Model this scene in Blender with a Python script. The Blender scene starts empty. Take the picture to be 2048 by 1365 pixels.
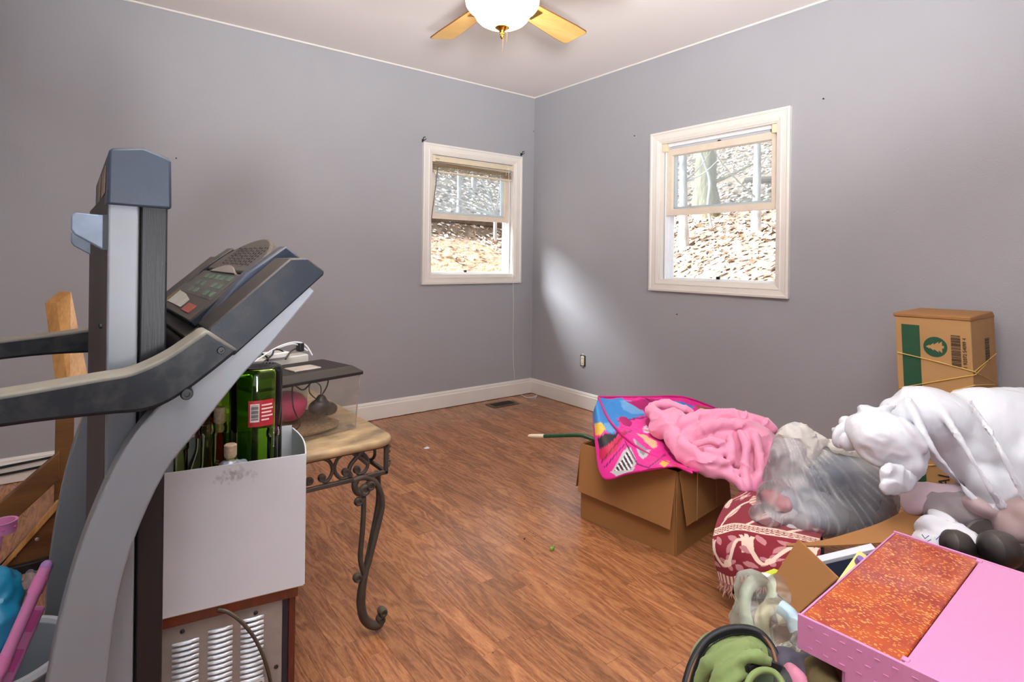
import bpy, bmesh, math, random
import numpy as np
from mathutils import Vector, Matrix, noise

SC = bpy.context.scene
COL = SC.collection

# ------------------------------------------------------------------ camera
CAM_H = 1.098
YAW, ROLL, FPX, PY = 0.659502, 0.0127008, 1136.65, 519.256
_f = np.array([math.sin(YAW), math.cos(YAW), 0.0])
_r0 = np.array([math.cos(YAW), -math.sin(YAW), 0.0])
_u0 = np.array([0, 0, 1.0])
_r = math.cos(ROLL) * _r0 + math.sin(ROLL) * _u0
_u = -math.sin(ROLL) * _r0 + math.cos(ROLL) * _u0
cam = bpy.data.cameras.new('camera')
camo = bpy.data.objects.new('camera', cam)
COL.objects.link(camo)
cam.sensor_width = 36.0
cam.lens = FPX / 2048 * 36.0
cam.shift_y = (PY - 682.5) / 2048
cam.clip_start = 0.02
camo.matrix_world = Matrix(((_r[0], _u[0], -_f[0], 0), (_r[1], _u[1], -_f[1], 0), (_r[2], _u[2], -_f[2], CAM_H), (0, 0, 0, 1)))
SC.camera = camo

# ------------------------------------------------------------------ view, world, lights
SC.view_settings.view_transform = 'Standard'
SC.view_settings.look = 'None'
SC.view_settings.gamma = 1.0
SC.view_settings.use_curve_mapping = False
SC.view_settings.exposure = 0.0
world = bpy.data.worlds.new('sky')
SC.world = world
world.use_nodes = True
_bg = world.node_tree.nodes['Background']
_bg.inputs[0].default_value = (0.74, 0.86, 1.0, 1)
_bg.inputs[1].default_value = 1.25


def light(name, kind, loc, energy, color=(1, 1, 1), size=0.5, target=None, size_y=None, direction=None):
    d = bpy.data.lights.new(name, kind)
    d.energy = energy
    d.color = color
    if kind == 'AREA':
        d.size = size
        if size_y:
            d.shape = 'RECTANGLE'
            d.size_y = size_y
    elif kind == 'SUN':
        d.angle = size
    else:
        d.shadow_soft_size = size
    o = bpy.data.objects.new(name, d)
    COL.objects.link(o)
    o.location = loc
    if target is not None:
        direction = Vector(target) - Vector(loc)
    if direction is not None:
        o.rotation_euler = Vector(direction).to_track_quat('-Z', 'Y').to_euler()
    return o


light('sun', 'SUN', (-6, 9, 9), 23.0, (0.90, 0.95, 1.0), math.radians(46), direction=(1.0, -0.80, -1.12))
light('assumed_flash', 'AREA', (0.05, -0.20, 0.80), 13, (0.97, 0.98, 1.0), 0.16, target=(1.7, 2.3, 2.5)).data.spread = math.radians(80)  # assumed flash near the viewer, aimed up for the fan shadow on the ceiling
light('added_uplight', 'AREA', (0.0, -0.35, 1.30), 112, (0.97, 0.98, 1.0), 0.4, direction=(0.56, 0.68, 1.0)).data.spread = math.radians(105)  # added uplight behind the viewer, brightens the ceiling and the room
light('ceiling_fill', 'AREA', (1.0, 0.8, 2.42), 9, (0.95, 0.97, 1.0), 2.0, direction=(0.0, 0.0, -1))  # added fill lamp under the ceiling, in place of bounced light
light('added_blue_fill', 'AREA', (-0.3, -0.92, 1.5), 12, (0.72, 0.84, 1.0), 1.0, direction=(0.2, 0.9, 0.2), size_y=1.5)  # added bluish fill lamp by the back wall, for assumed daylight; no opening there


# ------------------------------------------------------------------ helpers


def ray(px, py):
    return _f + _r * (px - 1024) / FPX - _u * (py - PY) / FPX


def P(px, py, X=None, Y=None, Z=None, D=None):
    """where a sight line of the survey meets a plane of the room (or lies at a depth D)"""
    d = ray(px, py)
    t = X / d[0] if X is not None else Y / d[1] if Y is not None else (Z - CAM_H) / d[2] if Z is not None else D
    return Vector((d[0] * t, d[1] * t, CAM_H + d[2] * t))


def V(*a):
    return Vector(a)


def lin(c):
    c = c / 255.0
    return c / 12.92 if c <= 0.04045 else ((c + 0.055) / 1.055) ** 2.4


def rgb(r, g, b):
    return (lin(r), lin(g), lin(b), 1.0)


class MB:
    """collects vertices and faces of one mesh"""

    def __init__(self):
        self.v = []
        self.f = []
        self.m = []
        self.c = []
        self.mi = 0

    def add(self, vs, fs, cs=None):
        n = len(self.v)
        self.v += [tuple(p) for p in vs]
        self.f += [tuple(i + n for i in q) for q in fs]
        self.m += [self.mi] * len(fs)
        self.c += list(cs) if cs is not None else [(1, 1, 1)] * len(vs)
        return self

    def box(self, x0, x1, y0, y1, z0, z1):
        vs = [(x, y, z) for z in (z0, z1) for y in (y0, y1) for x in (x0, x1)]
        return self.add(vs, [(0, 2, 3, 1), (4, 5, 7, 6), (0, 1, 5, 4), (2, 6, 7, 3), (0, 4, 6, 2), (1, 3, 7, 5)])

    def hexa(self, a, b):
        """a, b: two quads (4 points each) joined to a block"""
        return self.add(list(a) + list(b), [(3, 2, 1, 0), (4, 5, 6, 7), (0, 1, 5, 4), (1, 2, 6, 5), (2, 3, 7, 6), (3, 0, 4, 7)])

    def obox(self, c, ax, ay, az, hx, hy, hz):
        c, ax, ay, az = Vector(c), Vector(ax).normalized(), Vector(ay).normalized(), Vector(az).normalized()
        vs = [c + ax * hx * i + ay * hy * j + az * hz * k for k in (-1, 1) for j in (-1, 1) for i in (-1, 1)]
        return self.add(vs, [(0, 2, 3, 1), (4, 5, 7, 6), (0, 1, 5, 4), (2, 6, 7, 3), (0, 4, 6, 2), (1, 3, 7, 5)])

    def prism(self, poly, off):
        n = len(poly)
        off = Vector(off)
        vs = [Vector(p) for p in poly] + [Vector(p) + off for p in poly]
        fs = [tuple(range(n - 1, -1, -1)), tuple(range(n, 2 * n))]
        fs += [(i, (i + 1) % n, n + (i + 1) % n, n + i) for i in range(n)]
        return self.add(vs, fs)

    def strip(self, A, B, off):
        """a band between two outlines A and B of equal length, thickened by off (quads all along)"""
        n = len(A)
        off = Vector(off)
        vs = [Vector(p) for p in A] + [Vector(p) for p in B] + [Vector(p) + off for p in A] + [Vector(p) + off for p in B]
        fs = []
        for i in range(n - 1):
            a, b, c, d = i, i + 1, n + i + 1, n + i
            fs += [(a, b, c, d), (2 * n + d, 2 * n + c, 2 * n + b, 2 * n + a), (a, 2 * n + a, 2 * n + b, b), (d, c, 2 * n + c, 2 * n + d)]
        fs += [(0, n, 3 * n, 2 * n), (n - 1, 3 * n - 1, 4 * n - 1, 2 * n - 1)]
        return self.add(vs, fs)

    def tube(self, pts, r, n=8, closed=False, sq=None, up=None):
        """round tube (or, with sq=(w,h), a flat bar) along points"""
        pts = [Vector(p) for p in pts]
        m = len(pts)
        rs = r if isinstance(r, (list, tuple)) else [r] * m
        if sq:
            n = 4
        vs, fs = [], []
        T = []
        for i in range(m):
            a = pts[(i - 1) % m] if closed or i > 0 else pts[0]
            b = pts[(i + 1) % m] if closed or i < m - 1 else pts[-1]
            T.append((b - a).normalized() if (b - a).length > 1e-9 else Vector((0, 0, 1)))
        u = Vector(up) if up is not None else (Vector((0, 0, 1)) if abs(T[0].z) < 0.9 else Vector((1, 0, 0)))
        for i in range(m):
            t = T[i]
            if up is not None:
                u = Vector(up)
            u = (u - t * u.dot(t))
            u = u.normalized() if u.length > 1e-6 else t.orthogonal().normalized()
            w = t.cross(u)
            for k in range(n):
                if sq:
                    su, sw = ((1, 1), (1, -1), (-1, -1), (-1, 1))[k]
                    vs.append(pts[i] + u * sq[1] / 2 * su * rs[i] + w * sq[0] / 2 * sw * rs[i])
                else:
                    an = 2 * math.pi * k / n
                    vs.append(pts[i] + (u * math.cos(an) + w * math.sin(an)) * rs[i])
        for i in range(m if closed else m - 1):
            j = (i + 1) % m
            for k in range(n):
                fs.append((i * n + k, i * n + (k + 1) % n, j * n + (k + 1) % n, j * n + k))
        if not closed:
            fs += [tuple(range(n - 1, -1, -1)), tuple(range((m - 1) * n, m * n))]
        return self.add(vs, fs)

    def lathe(self, prof, c=(0, 0, 0), n=24, M=None, sx=1, sy=1):
        """profile of (radius, height) turned about z, placed by matrix M or at c"""
        vs, fs = [], []
        m = len(prof)
        for r, z in prof:
            for k in range(n):
                an = 2 * math.pi * k / n
                p = Vector((r * math.cos(an) * sx, r * math.sin(an) * sy, z))
                vs.append(M @ p if M is not None else p + Vector(c))
        for i in range(m - 1):
            for k in range(n):
                fs.append((i * n + k, i * n + (k + 1) % n, (i + 1) * n + (k + 1) % n, (i + 1) * n + k))
        if prof[0] == prof[-1]:
            return self.add(vs, fs)
        if prof[0][0] > 1e-6:
            fs.append(tuple(range(n - 1, -1, -1)))
        if prof[-1][0] > 1e-6:
            fs.append(tuple(range((m - 1) * n, m * n)))
        return self.add(vs, fs)

    def ball(self, c, rx, ry=None, rz=None, n=16, M=None):
        ry, rz = ry or rx, rz or rx
        m = max(6, n // 2)
        R = M or Matrix.Identity(3)
        vs = [Vector(c) + R @ Vector((0, 0, -rz))]
        fs = []
        for i in range(1, m):
            ph = -math.pi / 2 + math.pi * i / m
            for k in range(n):
                an = 2 * math.pi * k / n
                vs.append(Vector(c) + R @ Vector((rx * math.cos(ph) * math.cos(an), ry * math.cos(ph) * math.sin(an), rz * math.sin(ph))))
        vs.append(Vector(c) + R @ Vector((0, 0, rz)))
        for k in range(n):
            fs.append((0, 1 + (k + 1) % n, 1 + k))
            fs.append((len(vs) - 1, 1 + (m - 2) * n + k, 1 + (m - 2) * n + (k + 1) % n))
        for i in range(m - 2):
            for k in range(n):
                fs.append((1 + i * n + k, 1 + i * n + (k + 1) % n, 1 + (i + 1) * n + (k + 1) % n, 1 + (i + 1) * n + k))
        return self.add(vs, fs)

    def grid(self, nu, nv, fn, col=None, closed=False, thick=0.0):
        """surface fn(u, v) with u, v in 0..1, optional colour col(u, v); closed wraps u"""
        cu = nu if closed else nu + 1
        vs, cs, fs = [], [], []
        for j in range(nv + 1):
            for i in range(cu):
                u, v = i / nu, j / nv
                vs.append(fn(u, v))
                cs.append(col(u, v) if col else (1, 1, 1))
        for j in range(nv):
            for i in range(nu):
                a, b = j * cu + i, j * cu + (i + 1) % cu
                fs.append((a, b, b + cu, a + cu))
        return self.add(vs, fs, cs)


def world_loc(o):
    p = Vector(o.location)
    while o.parent:
        o = o.parent
        p += Vector(o.location)
    return p


def mesh_of(name, mb, mats, off, smooth, angle, colors):
    me = bpy.data.meshes.new(name)
    me.from_pydata([(a[0] - off[0], a[1] - off[1], a[2] - off[2]) for a in mb.v], [], mb.f)
    if not isinstance(mats, (list, tuple)):
        mats = [mats]
    for m in mats:
        me.materials.append(m)
    if len(mats) > 1:
        me.polygons.foreach_set('material_index', mb.m)
    if colors:
        at = me.color_attributes.new('paint', 'FLOAT_COLOR', 'POINT')
        at.data.foreach_set('color', [x for c in mb.c for x in (c[0], c[1], c[2], 1.0)])
    bm = bmesh.new()
    bm.from_mesh(me)
    bmesh.ops.recalc_face_normals(bm, faces=bm.faces)
    bm.to_mesh(me)
    bm.free()
    if smooth:
        me.polygons.foreach_set('use_smooth', [True] * len(me.polygons))
        me.set_sharp_from_angle(angle=math.radians(angle))
    me.update()
    return me


def part(name, mb, mats, parent=None, smooth=True, angle=38, bevel=0.0, colors=False, label=None, kind=None, solid=0.0, sub=0, seg=2):
    """ONE mesh object in world coordinates, hung under its thing"""
    off = world_loc(parent) if parent else Vector((0, 0, 0))
    me = mesh_of(name, mb, mats, off, smooth, angle, colors)
    o = bpy.data.objects.new(name, me)
    COL.objects.link(o)
    if parent:
        o.parent = parent
    if label:
        o['label'] = label
    if kind:
        o['kind'] = kind
    if solid:
        s = o.modifiers.new('solid', 'SOLIDIFY')
        s.thickness = solid
        s.offset = 0
    if bevel:
        b = o.modifiers.new('bevel', 'BEVEL')
        b.width = bevel
        b.segments = seg
        b.limit_method = 'ANGLE'
        b.angle_limit = math.radians(40)
    if sub:
        s = o.modifiers.new('sub', 'SUBSURF')
        s.levels = s.render_levels = sub
    return o


def tag(o, label, cat=None, group=None, kind=None):
    if label:
        o['label'] = label
    if cat:
        o['category'] = cat
    if group:
        o['group'] = group
    if kind:
        o['kind'] = kind
    return o


def thing(name, label, cat, loc, group=None):
    o = bpy.data.objects.new(name, None)
    o.empty_display_size = 0.05
    COL.objects.link(o)
    o.location = loc
    return tag(o, label, cat, group)


def single(name, mb, mats, label, cat, group=None, **kw):
    """a thing that is one mesh; its origin sits at the middle of its base"""
    a = np.array(mb.v)
    base = Vector(((a[:, 0].min() + a[:, 0].max()) / 2, (a[:, 1].min() + a[:, 1].max()) / 2, a[:, 2].min()))
    mb.v = [(p[0] - base[0], p[1] - base[1], p[2] - base[2]) for p in mb.v]
    o = part(name, mb, mats, None, **kw)
    o.location = base
    return tag(o, label, cat, group)


def struct(name, mb, mats, parent=None, label=None, **kw):
    o = part(name, mb, mats, parent, **kw)
    o['kind'] = 'structure'
    if label:
        o['label'] = label
    return o


def copy_tree(o, loc):
    r = o.copy()
    COL.objects.link(r)
    r.location = loc
    for ch in [x for x in COL.objects if x.parent == o]:
        c = ch.copy()
        COL.objects.link(c)
        c.parent = r
        for g in [x for x in COL.objects if x.parent == ch]:
            d = g.copy()
            COL.objects.link(d)
            d.parent = c
    return r


def lump(balls, voxel=0.012, smooth=8, disp=None, tint=None, keep=None):
    """soft mass: ellipsoids fused by a voxel remesh, smoothed and creased; returns an MB"""
    mb = MB()
    for b in balls:
        c, r = b[0], b[1]
        if not isinstance(r, (tuple, list)):
            r = (r, r, r)
        mb.ball(c, *r, n=20, M=b[2] if len(b) > 2 else None)
    me = bpy.data.meshes.new('tmp')
    me.from_pydata(mb.v, [], mb.f)
    o = bpy.data.objects.new('tmp', me)
    COL.objects.link(o)
    m = o.modifiers.new('r', 'REMESH')
    m.mode = 'VOXEL'
    m.voxel_size = voxel
    if smooth:
        s = o.modifiers.new('s', 'SMOOTH')
        s.iterations = smooth
        s.factor = 0.5
    dg = bpy.context.evaluated_depsgraph_get()
    ev = bpy.data.meshes.new_from_object(o.evaluated_get(dg))
    bpy.data.objects.remove(o)
    out = MB()
    vs, cs = [], []
    for v in ev.vertices:
        co = v.co.copy()
        d = disp(co, v.normal) if disp else 0.0
        co = co + (d if isinstance(d, Vector) else v.normal * d)
        vs.append(co)
        cs.append(tint(co, v.normal) if tint else (1, 1, 1))
    out.add(vs, [tuple(p.vertices) for p in ev.polygons], cs)
    bpy.data.meshes.remove(ev)
    bpy.data.meshes.remove(me)
    return out


def roll(pts, r, k=9):
    """a rolled fold: ellipsoids strung along a spline of (px, py, depth)"""
    out = []
    n = len(pts) * k
    for i in range(n + 1):
        x, y, d = cat(pts, i / n)
        rr = r * (1 - 0.45 * abs(2 * i / n - 1) ** 3)
        out.append((P(x, y, D=d), rr * d / FPX))
    return out


def nz(p, s=1.0, seed=0.0):
    return noise.noise(Vector((p[0] * s + seed, p[1] * s - seed * 0.7, p[2] * s + seed * 1.3)))


def ridge(p, s=1.0, seed=0.0):
    """sharp-crested folds, 0..1"""
    return 1.0 - min(1.0, abs(nz(p, s, seed)) * 2.2)


def spline(pts, k=8):
    """Catmull-Rom through points"""
    pts = [Vector(p) for p in pts]
    out = []
    for i in range(len(pts) - 1):
        p0, p1, p2, p3 = pts[max(i - 1, 0)], pts[i], pts[i + 1], pts[min(i + 2, len(pts) - 1)]
        for j in range(k):
            t = j / k
            out.append(0.5 * (2 * p1 + (p2 - p0) * t + (2 * p0 - 5 * p1 + 4 * p2 - p3) * t * t + (3 * p1 - p0 - 3 * p2 + p3) * t ** 3))
    out.append(pts[-1])
    return out


def text_mb(s, size, M, depth=0.0006):
    """lettering as flat mesh; M places its plane (x along the line, y up, z out)"""
    cu = bpy.data.curves.new('t', 'FONT')
    cu.body = s
    cu.size = size
    cu.align_x = 'CENTER'
    cu.align_y = 'CENTER'
    cu.extrude = depth
    cu.resolution_u = 2
    o = bpy.data.objects.new('t', cu)
    COL.objects.link(o)
    dg = bpy.context.evaluated_depsgraph_get()
    me = bpy.data.meshes.new_from_object(o.evaluated_get(dg))
    bpy.data.objects.remove(o)
    mb = MB()
    mb.add([M @ v.co for v in me.vertices], [tuple(p.vertices) for p in me.polygons])
    bpy.data.meshes.remove(me)
    return mb


def frame(o, x, y, z):
    x, y, z = Vector(x), Vector(y), Vector(z)
    return Matrix(((x[0], y[0], z[0], o[0]), (x[1], y[1], z[1], o[1]), (x[2], y[2], z[2], o[2]), (0, 0, 0, 1)))


# ------------------------------------------------------------------ materials


def new_mat(name):
    m = bpy.data.materials.new(name)
    m.use_nodes = True
    nt = m.node_tree
    return m, nt, nt.nodes, nt.links, nt.nodes['Principled BSDF']


def mixrgb(nt, fac, a, b, blend='MIX'):
    n = nt.nodes.new('ShaderNodeMix')
    n.data_type = 'RGBA'
    n.blend_type = blend
    L = nt.links
    for sock, v in ((n.inputs[0], fac), (n.inputs[6], a), (n.inputs[7], b)):
        if hasattr(v, 'is_linked') or hasattr(v, 'links'):
            L.new(v, sock)
        else:
            sock.default_value = v
    return n.outputs[2]


def mat(name, col, rough=0.5, metal=0.0, var=0.0, vs=8.0, bump=0.0, bs=60.0, dust=None, stretch=(1, 1, 1), spec=0.5,
        paint=False, sheen=0.0, emit=None, coat=0.0, detail=4.0, bd=0.002):
    """principled surface with mottled colour, fine relief and optional dust on what faces up"""
    m, nt, N, L, b = new_mat(name)
    tc = N.new('ShaderNodeTexCoord')
    mp = N.new('ShaderNodeMapping')
    mp.inputs['Scale'].default_value = stretch
    L.new(tc.outputs['Object'], mp.inputs[0])
    base = None
    if paint:
        at = N.new('ShaderNodeAttribute')
        at.attribute_name = 'paint'
        base = at.outputs['Color']
    src = base if base else col
    if var:
        t = N.new('ShaderNodeTexNoise')
        t.inputs['Scale'].default_value = vs
        t.inputs['Detail'].default_value = detail
        L.new(mp.outputs[0], t.inputs['Vector'])
        mr = N.new('ShaderNodeMapRange')
        mr.inputs[1].default_value = 0.3
        mr.inputs[2].default_value = 0.7
        mr.inputs[3].default_value = 1 - var
        mr.inputs[4].default_value = 1 + var
        L.new(t.outputs[0], mr.inputs[0])
        src = mixrgb(nt, 1.0, src, mr.outputs[0], 'MULTIPLY')
    if dust:
        g = N.new('ShaderNodeNewGeometry')
        sp = N.new('ShaderNodeSeparateXYZ')
        L.new(g.outputs['Normal'], sp.inputs[0])
        t = N.new('ShaderNodeTexNoise')
        t.inputs['Scale'].default_value = 25
        t.inputs['Detail'].default_value = 6
        L.new(tc.outputs['Object'], t.inputs['Vector'])
        mu = N.new('ShaderNodeMath')
        mu.operation = 'MULTIPLY_ADD'
        L.new(sp.outputs[2], mu.inputs[0])
        mu.inputs[1].default_value = dust[3]
        mu.inputs[2].default_value = -0.25
        m2 = N.new('ShaderNodeMath')
        m2.operation = 'ADD'
        m2.use_clamp = True
        L.new(mu.outputs[0], m2.inputs[0])
        m3 = N.new('ShaderNodeMath')
        m3.operation = 'MULTIPLY'
        L.new(t.outputs[0], m3.inputs[0])
        m3.inputs[1].default_value = 0.55
        L.new(m3.outputs[0], m2.inputs[1])
        src = mixrgb(nt, m2.outputs[0], src, rgb(*dust[:3]))
    if hasattr(src, 'links'):
        L.new(src, b.inputs['Base Color'])
    else:
        b.inputs['Base Color'].default_value = src
    b.inputs['Roughness'].default_value = rough
    b.inputs['Metallic'].default_value = metal
    b.inputs['Specular IOR Level'].default_value = spec
    if sheen:
        b.inputs['Sheen Weight'].default_value = sheen
    if coat:
        b.inputs['Coat Weight'].default_value = coat
        b.inputs['Coat Roughness'].default_value = 0.12
    if emit:
        b.inputs['Emission Color'].default_value = emit[0]
        b.inputs['Emission Strength'].default_value = emit[1]
    if bump:
        t = N.new('ShaderNodeTexNoise')
        t.inputs['Scale'].default_value = bs
        t.inputs['Detail'].default_value = 3
        L.new(mp.outputs[0], t.inputs['Vector'])
        bp = N.new('ShaderNodeBump')
        bp.inputs['Strength'].default_value = bump
        bp.inputs['Distance'].default_value = bd
        L.new(t.outputs[0], bp.inputs['Height'])
        L.new(bp.outputs[0], b.inputs['Normal'])
    return m


def wood(name, c1, c2, rough=0.45, axis='X', scale=6.0, ring=9.0, per_object=False, coat=0.0, tone=0.25, figure=0.26):
    """long wavy grain along an axis; per_object shifts and tints each board"""
    m, nt, N, L, b = new_mat(name)
    tc = N.new('ShaderNodeTexCoord')
    mp = N.new('ShaderNodeMapping')
    s = {'X': (0.12, 1, 1), 'Y': (1, 0.12, 1), 'Z': (1, 1, 0.12)}[axis]
    mp.inputs['Scale'].default_value = s
    src = tc.outputs['Object']
    info = None
    if per_object:
        info = N.new('ShaderNodeObjectInfo')
        ad = N.new('ShaderNodeVectorMath')
        ad.operation = 'ADD'
        mu = N.new('ShaderNodeVectorMath')
        mu.operation = 'SCALE'
        mu.inputs[0].default_value = (37.0, 91.0, 53.0)
        L.new(info.outputs['Random'], mu.inputs['Scale'])
        L.new(src, ad.inputs[0])
        L.new(mu.outputs[0], ad.inputs[1])
        src = ad.outputs[0]
    L.new(src, mp.inputs[0])
    t1 = N.new('ShaderNodeTexNoise')
    t1.inputs['Scale'].default_value = scale
    t1.inputs['Detail'].default_value = 2.0
    t1.inputs['Distortion'].default_value = 0.6
    L.new(mp.outputs[0], t1.inputs['Vector'])
    w = N.new('ShaderNodeMath')
    w.operation = 'MULTIPLY'
    L.new(t1.outputs[0], w.inputs[0])
    w.inputs[1].default_value = ring
    sn = N.new('ShaderNodeMath')
    sn.operation = 'SINE'
    w2 = N.new('ShaderNodeMath')
    w2.operation = 'MULTIPLY'
    L.new(w.outputs[0], w2.inputs[0])
    w2.inputs[1].default_value = 6.283
    L.new(w2.outputs[0], sn.inputs[0])
    t2 = N.new('ShaderNodeTexNoise')
    t2.inputs['Scale'].default_value = scale * 22
    t2.inputs['Detail'].default_value = 3.0
    L.new(mp.outputs[0], t2.inputs['Vector'])
    a = N.new('ShaderNodeMath')
    a.operation = 'MULTIPLY_ADD'
    L.new(sn.outputs[0], a.inputs[0])
    a.inputs[1].default_value = figure
    a.inputs[2].default_value = 0.0
    a2 = N.new('ShaderNodeMath')
    a2.operation = 'ADD'
    a2.use_clamp = True
    L.new(a.outputs[0], a2.inputs[0])
    L.new(t2.outputs[0], a2.inputs[1])
    c = mixrgb(nt, a2.outputs[0], c1, c2)
    if per_object:
        mr = N.new('ShaderNodeMapRange')
        mr.inputs[3].default_value = 1 - tone
        mr.inputs[4].default_value = 1 + tone
        L.new(info.outputs['Random'], mr.inputs[0])
        c = mixrgb(nt, 1.0, c, mr.outputs[0], 'MULTIPLY')
    L.new(c, b.inputs['Base Color'])
    b.inputs['Roughness'].default_value = rough
    if coat:
        b.inputs['Coat Weight'].default_value = coat
        b.inputs['Coat Roughness'].default_value = 0.2
    return m


def clear(name, tint=(1, 1, 1, 1), gloss=0.9, rough=0.03, film=0.0, film_col=(0.8, 0.8, 0.8, 1), ior=1.45, scratch=0.0, bump=0.0, bs=30, painted=False):
    """thin clear sheet: see-through with surface reflections and an optional dusty film"""
    m, nt, N, L, b = new_mat(name)
    N.remove(b)
    out = N['Material Output']
    tr = N.new('ShaderNodeBsdfTransparent')
    tr.inputs[0].default_value = tint
    gl = N.new('ShaderNodeBsdfGlossy')
    gl.inputs['Roughness'].default_value = rough
    gl.inputs['Color'].default_value = (gloss, gloss, gloss, 1)
    fr = N.new('ShaderNodeFresnel')
    fr.inputs[0].default_value = ior
    mx = N.new('ShaderNodeMixShader')
    if bump:
        t = N.new('ShaderNodeTexNoise')
        t.inputs['Scale'].default_value = bs
        tc = N.new('ShaderNodeTexCoord')
        L.new(tc.outputs['Object'], t.inputs['Vector'])
        bp = N.new('ShaderNodeBump')
        bp.inputs['Strength'].default_value = bump
        bp.inputs['Distance'].default_value = 0.01
        L.new(t.outputs[0], bp.inputs['Height'])
        L.new(bp.outputs[0], gl.inputs['Normal'])
        L.new(bp.outputs[0], fr.inputs['Normal'])
    L.new(fr.outputs[0], mx.inputs[0])
    L.new(tr.outputs[0], mx.inputs[1])
    L.new(gl.outputs[0], mx.inputs[2])
    last = mx.outputs[0]
    if film:
        di = N.new('ShaderNodeBsdfDiffuse')
        di.inputs[0].default_value = film_col
        tl = N.new('ShaderNodeBsdfTranslucent')
        tl.inputs[0].default_value = film_col
        m0 = N.new('ShaderNodeMixShader')
        m0.inputs[0].default_value = 0.4
        L.new(di.outputs[0], m0.inputs[1])
        L.new(tl.outputs[0], m0.inputs[2])
        m2 = N.new('ShaderNodeMixShader')
        if painted:
            at = N.new('ShaderNodeAttribute')
            at.attribute_name = 'paint'
            L.new(at.outputs['Fac'], m2.inputs[0])
        elif scratch:
            t = N.new('ShaderNodeTexNoise')
            t.inputs['Scale'].default_value = scratch
            t.inputs['Detail'].default_value = 5
            tc = N.new('ShaderNodeTexCoord')
            L.new(tc.outputs['Object'], t.inputs['Vector'])
            mr = N.new('ShaderNodeMapRange')
            mr.inputs[1].default_value = 0.35
            mr.inputs[2].default_value = 0.7
            mr.inputs[3].default_value = film * 0.4
            mr.inputs[4].default_value = min(1, film * 1.7)
            L.new(t.outputs[0], mr.inputs[0])
            L.new(mr.outputs[0], m2.inputs[0])
        else:
            m2.inputs[0].default_value = film
        L.new(last, m2.inputs[1])
        L.new(m0.outputs[0], m2.inputs[2])
        last = m2.outputs[0]
    L.new(last, out.inputs[0])
    return m

# ------------------------------------------------------------------ room
XR, YL, ZC = 3.013, 3.606, 2.44          # right wall, left wall, ceiling
XF, YB, TH = -0.80, -0.95, 0.14          # the two walls out of view, wall thickness
M_wall = mat('wall_paint', rgb(161, 160, 164), 0.40, bump=0.5, bs=170, var=0.03, vs=1.5, spec=0.35, bd=0.0015)
M_ceil = mat('ceiling_paint', rgb(232, 226, 222), 0.7, bump=0.15, bs=120)
M_trim = mat('trim_paint', rgb(230, 224, 217), 0.38, var=0.05, vs=3, spec=0.4)
M_wintrim = mat('window_trim_paint', rgb(228, 222, 214), 0.4, var=0.02, vs=9)
M_vinyl = mat('white_vinyl', rgb(238, 240, 244), 0.35)
M_almond = mat('aged_vinyl', rgb(222, 208, 190), 0.4, var=0.05, vs=12)
M_black = mat('black_plastic', rgb(22, 22, 24), 0.4)
M_caulk = mat('caulk', rgb(225, 220, 214), 0.5)
M_glass = clear('window_glass', (0.93, 0.96, 0.97, 1), 0.9, 0.02, film=0.10, film_col=(0.75, 0.82, 0.88, 1))


def wall_mb(to, a0, a1, z0, z1, holes, th):
    """wall slab with one rectangular opening; to(a, d, z) maps along, outward, up to the world"""
    mb = MB()
    if not holes:
        vs = [to(a, d, z) for d in (0, th) for a, z in ((a0, z0), (a1, z0), (a1, z1), (a0, z1))]
        return mb.hexa(vs[:4], vs[4:])
    h0, h1, k0, k1 = holes
    O = [(a0, z0), (a1, z0), (a1, z1), (a0, z1)]
    I = [(h0, k0), (h1, k0), (h1, k1), (h0, k1)]
    vs = [to(a, d, z) for d in (0, th) for a, z in O + I]
    fs = []
    for i in range(4):
        j = (i + 1) % 4
        fs += [(i, j, 4 + j, 4 + i), (8 + i, 12 + i, 12 + j, 8 + j), (4 + i, 4 + j, 12 + j, 12 + i), (i, 8 + i, 8 + j, j)]
    return mb.add(vs, fs)


toL = lambda a, d, z: Vector((a, YL + d, z))
toR = lambda a, d, z: Vector((XR + d, a, z))
W1 = (2.042, 2.808, 0.972, 1.866)
W2 = (1.546, 2.328, 0.970, 1.868)
struct('wall_left', wall_mb(toL, XF - TH, XR + TH, -0.06, ZC + 0.06, W1, TH), M_wall, smooth=False, label='blue-grey painted wall with the smaller window and blind')
struct('wall_right', wall_mb(toR, YB - TH, YL, -0.06, ZC + 0.06, W2, TH), M_wall, smooth=False, label='blue-grey painted wall with the window without a blind')
toB = lambda a, d, z: Vector((a, YB - d, z))
toF = lambda a, d, z: Vector((XF - d, a, z))
struct('wall_back', wall_mb(toB, XF - TH, XR, -0.06, ZC + 0.06, None, TH), M_wall, smooth=False, label='plain painted wall behind the viewer')
struct('wall_front', wall_mb(toF, YB, YL, -0.06, ZC + 0.06, None, TH), M_wall, smooth=False, label='plain painted wall beside the treadmill')
struct('ceiling', MB().box(XF, XR, YB, YL, ZC, ZC + 0.05), M_ceil, smooth=False, label='pale smooth ceiling')
for nm, p in (('trim_1', ((XF, YL - 0.004, ZC - 0.006), (XR, YL - 0.004, ZC - 0.006))), ('trim_2', ((XR - 0.004, YB, ZC - 0.006), (XR - 0.004, YL, ZC - 0.006)))):
    struct(nm, MB().tube(p, 0.006, 6), M_caulk, label='thin bead of pale caulk along the ceiling edge')

# baseboards: profile swept along the wall
prof = [(0, 0.004), (0.016, 0.004), (0.016, 0.095), (0.012, 0.102), (0.012, 0.110), (0.007, 0.120), (0, 0.122)]


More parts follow.
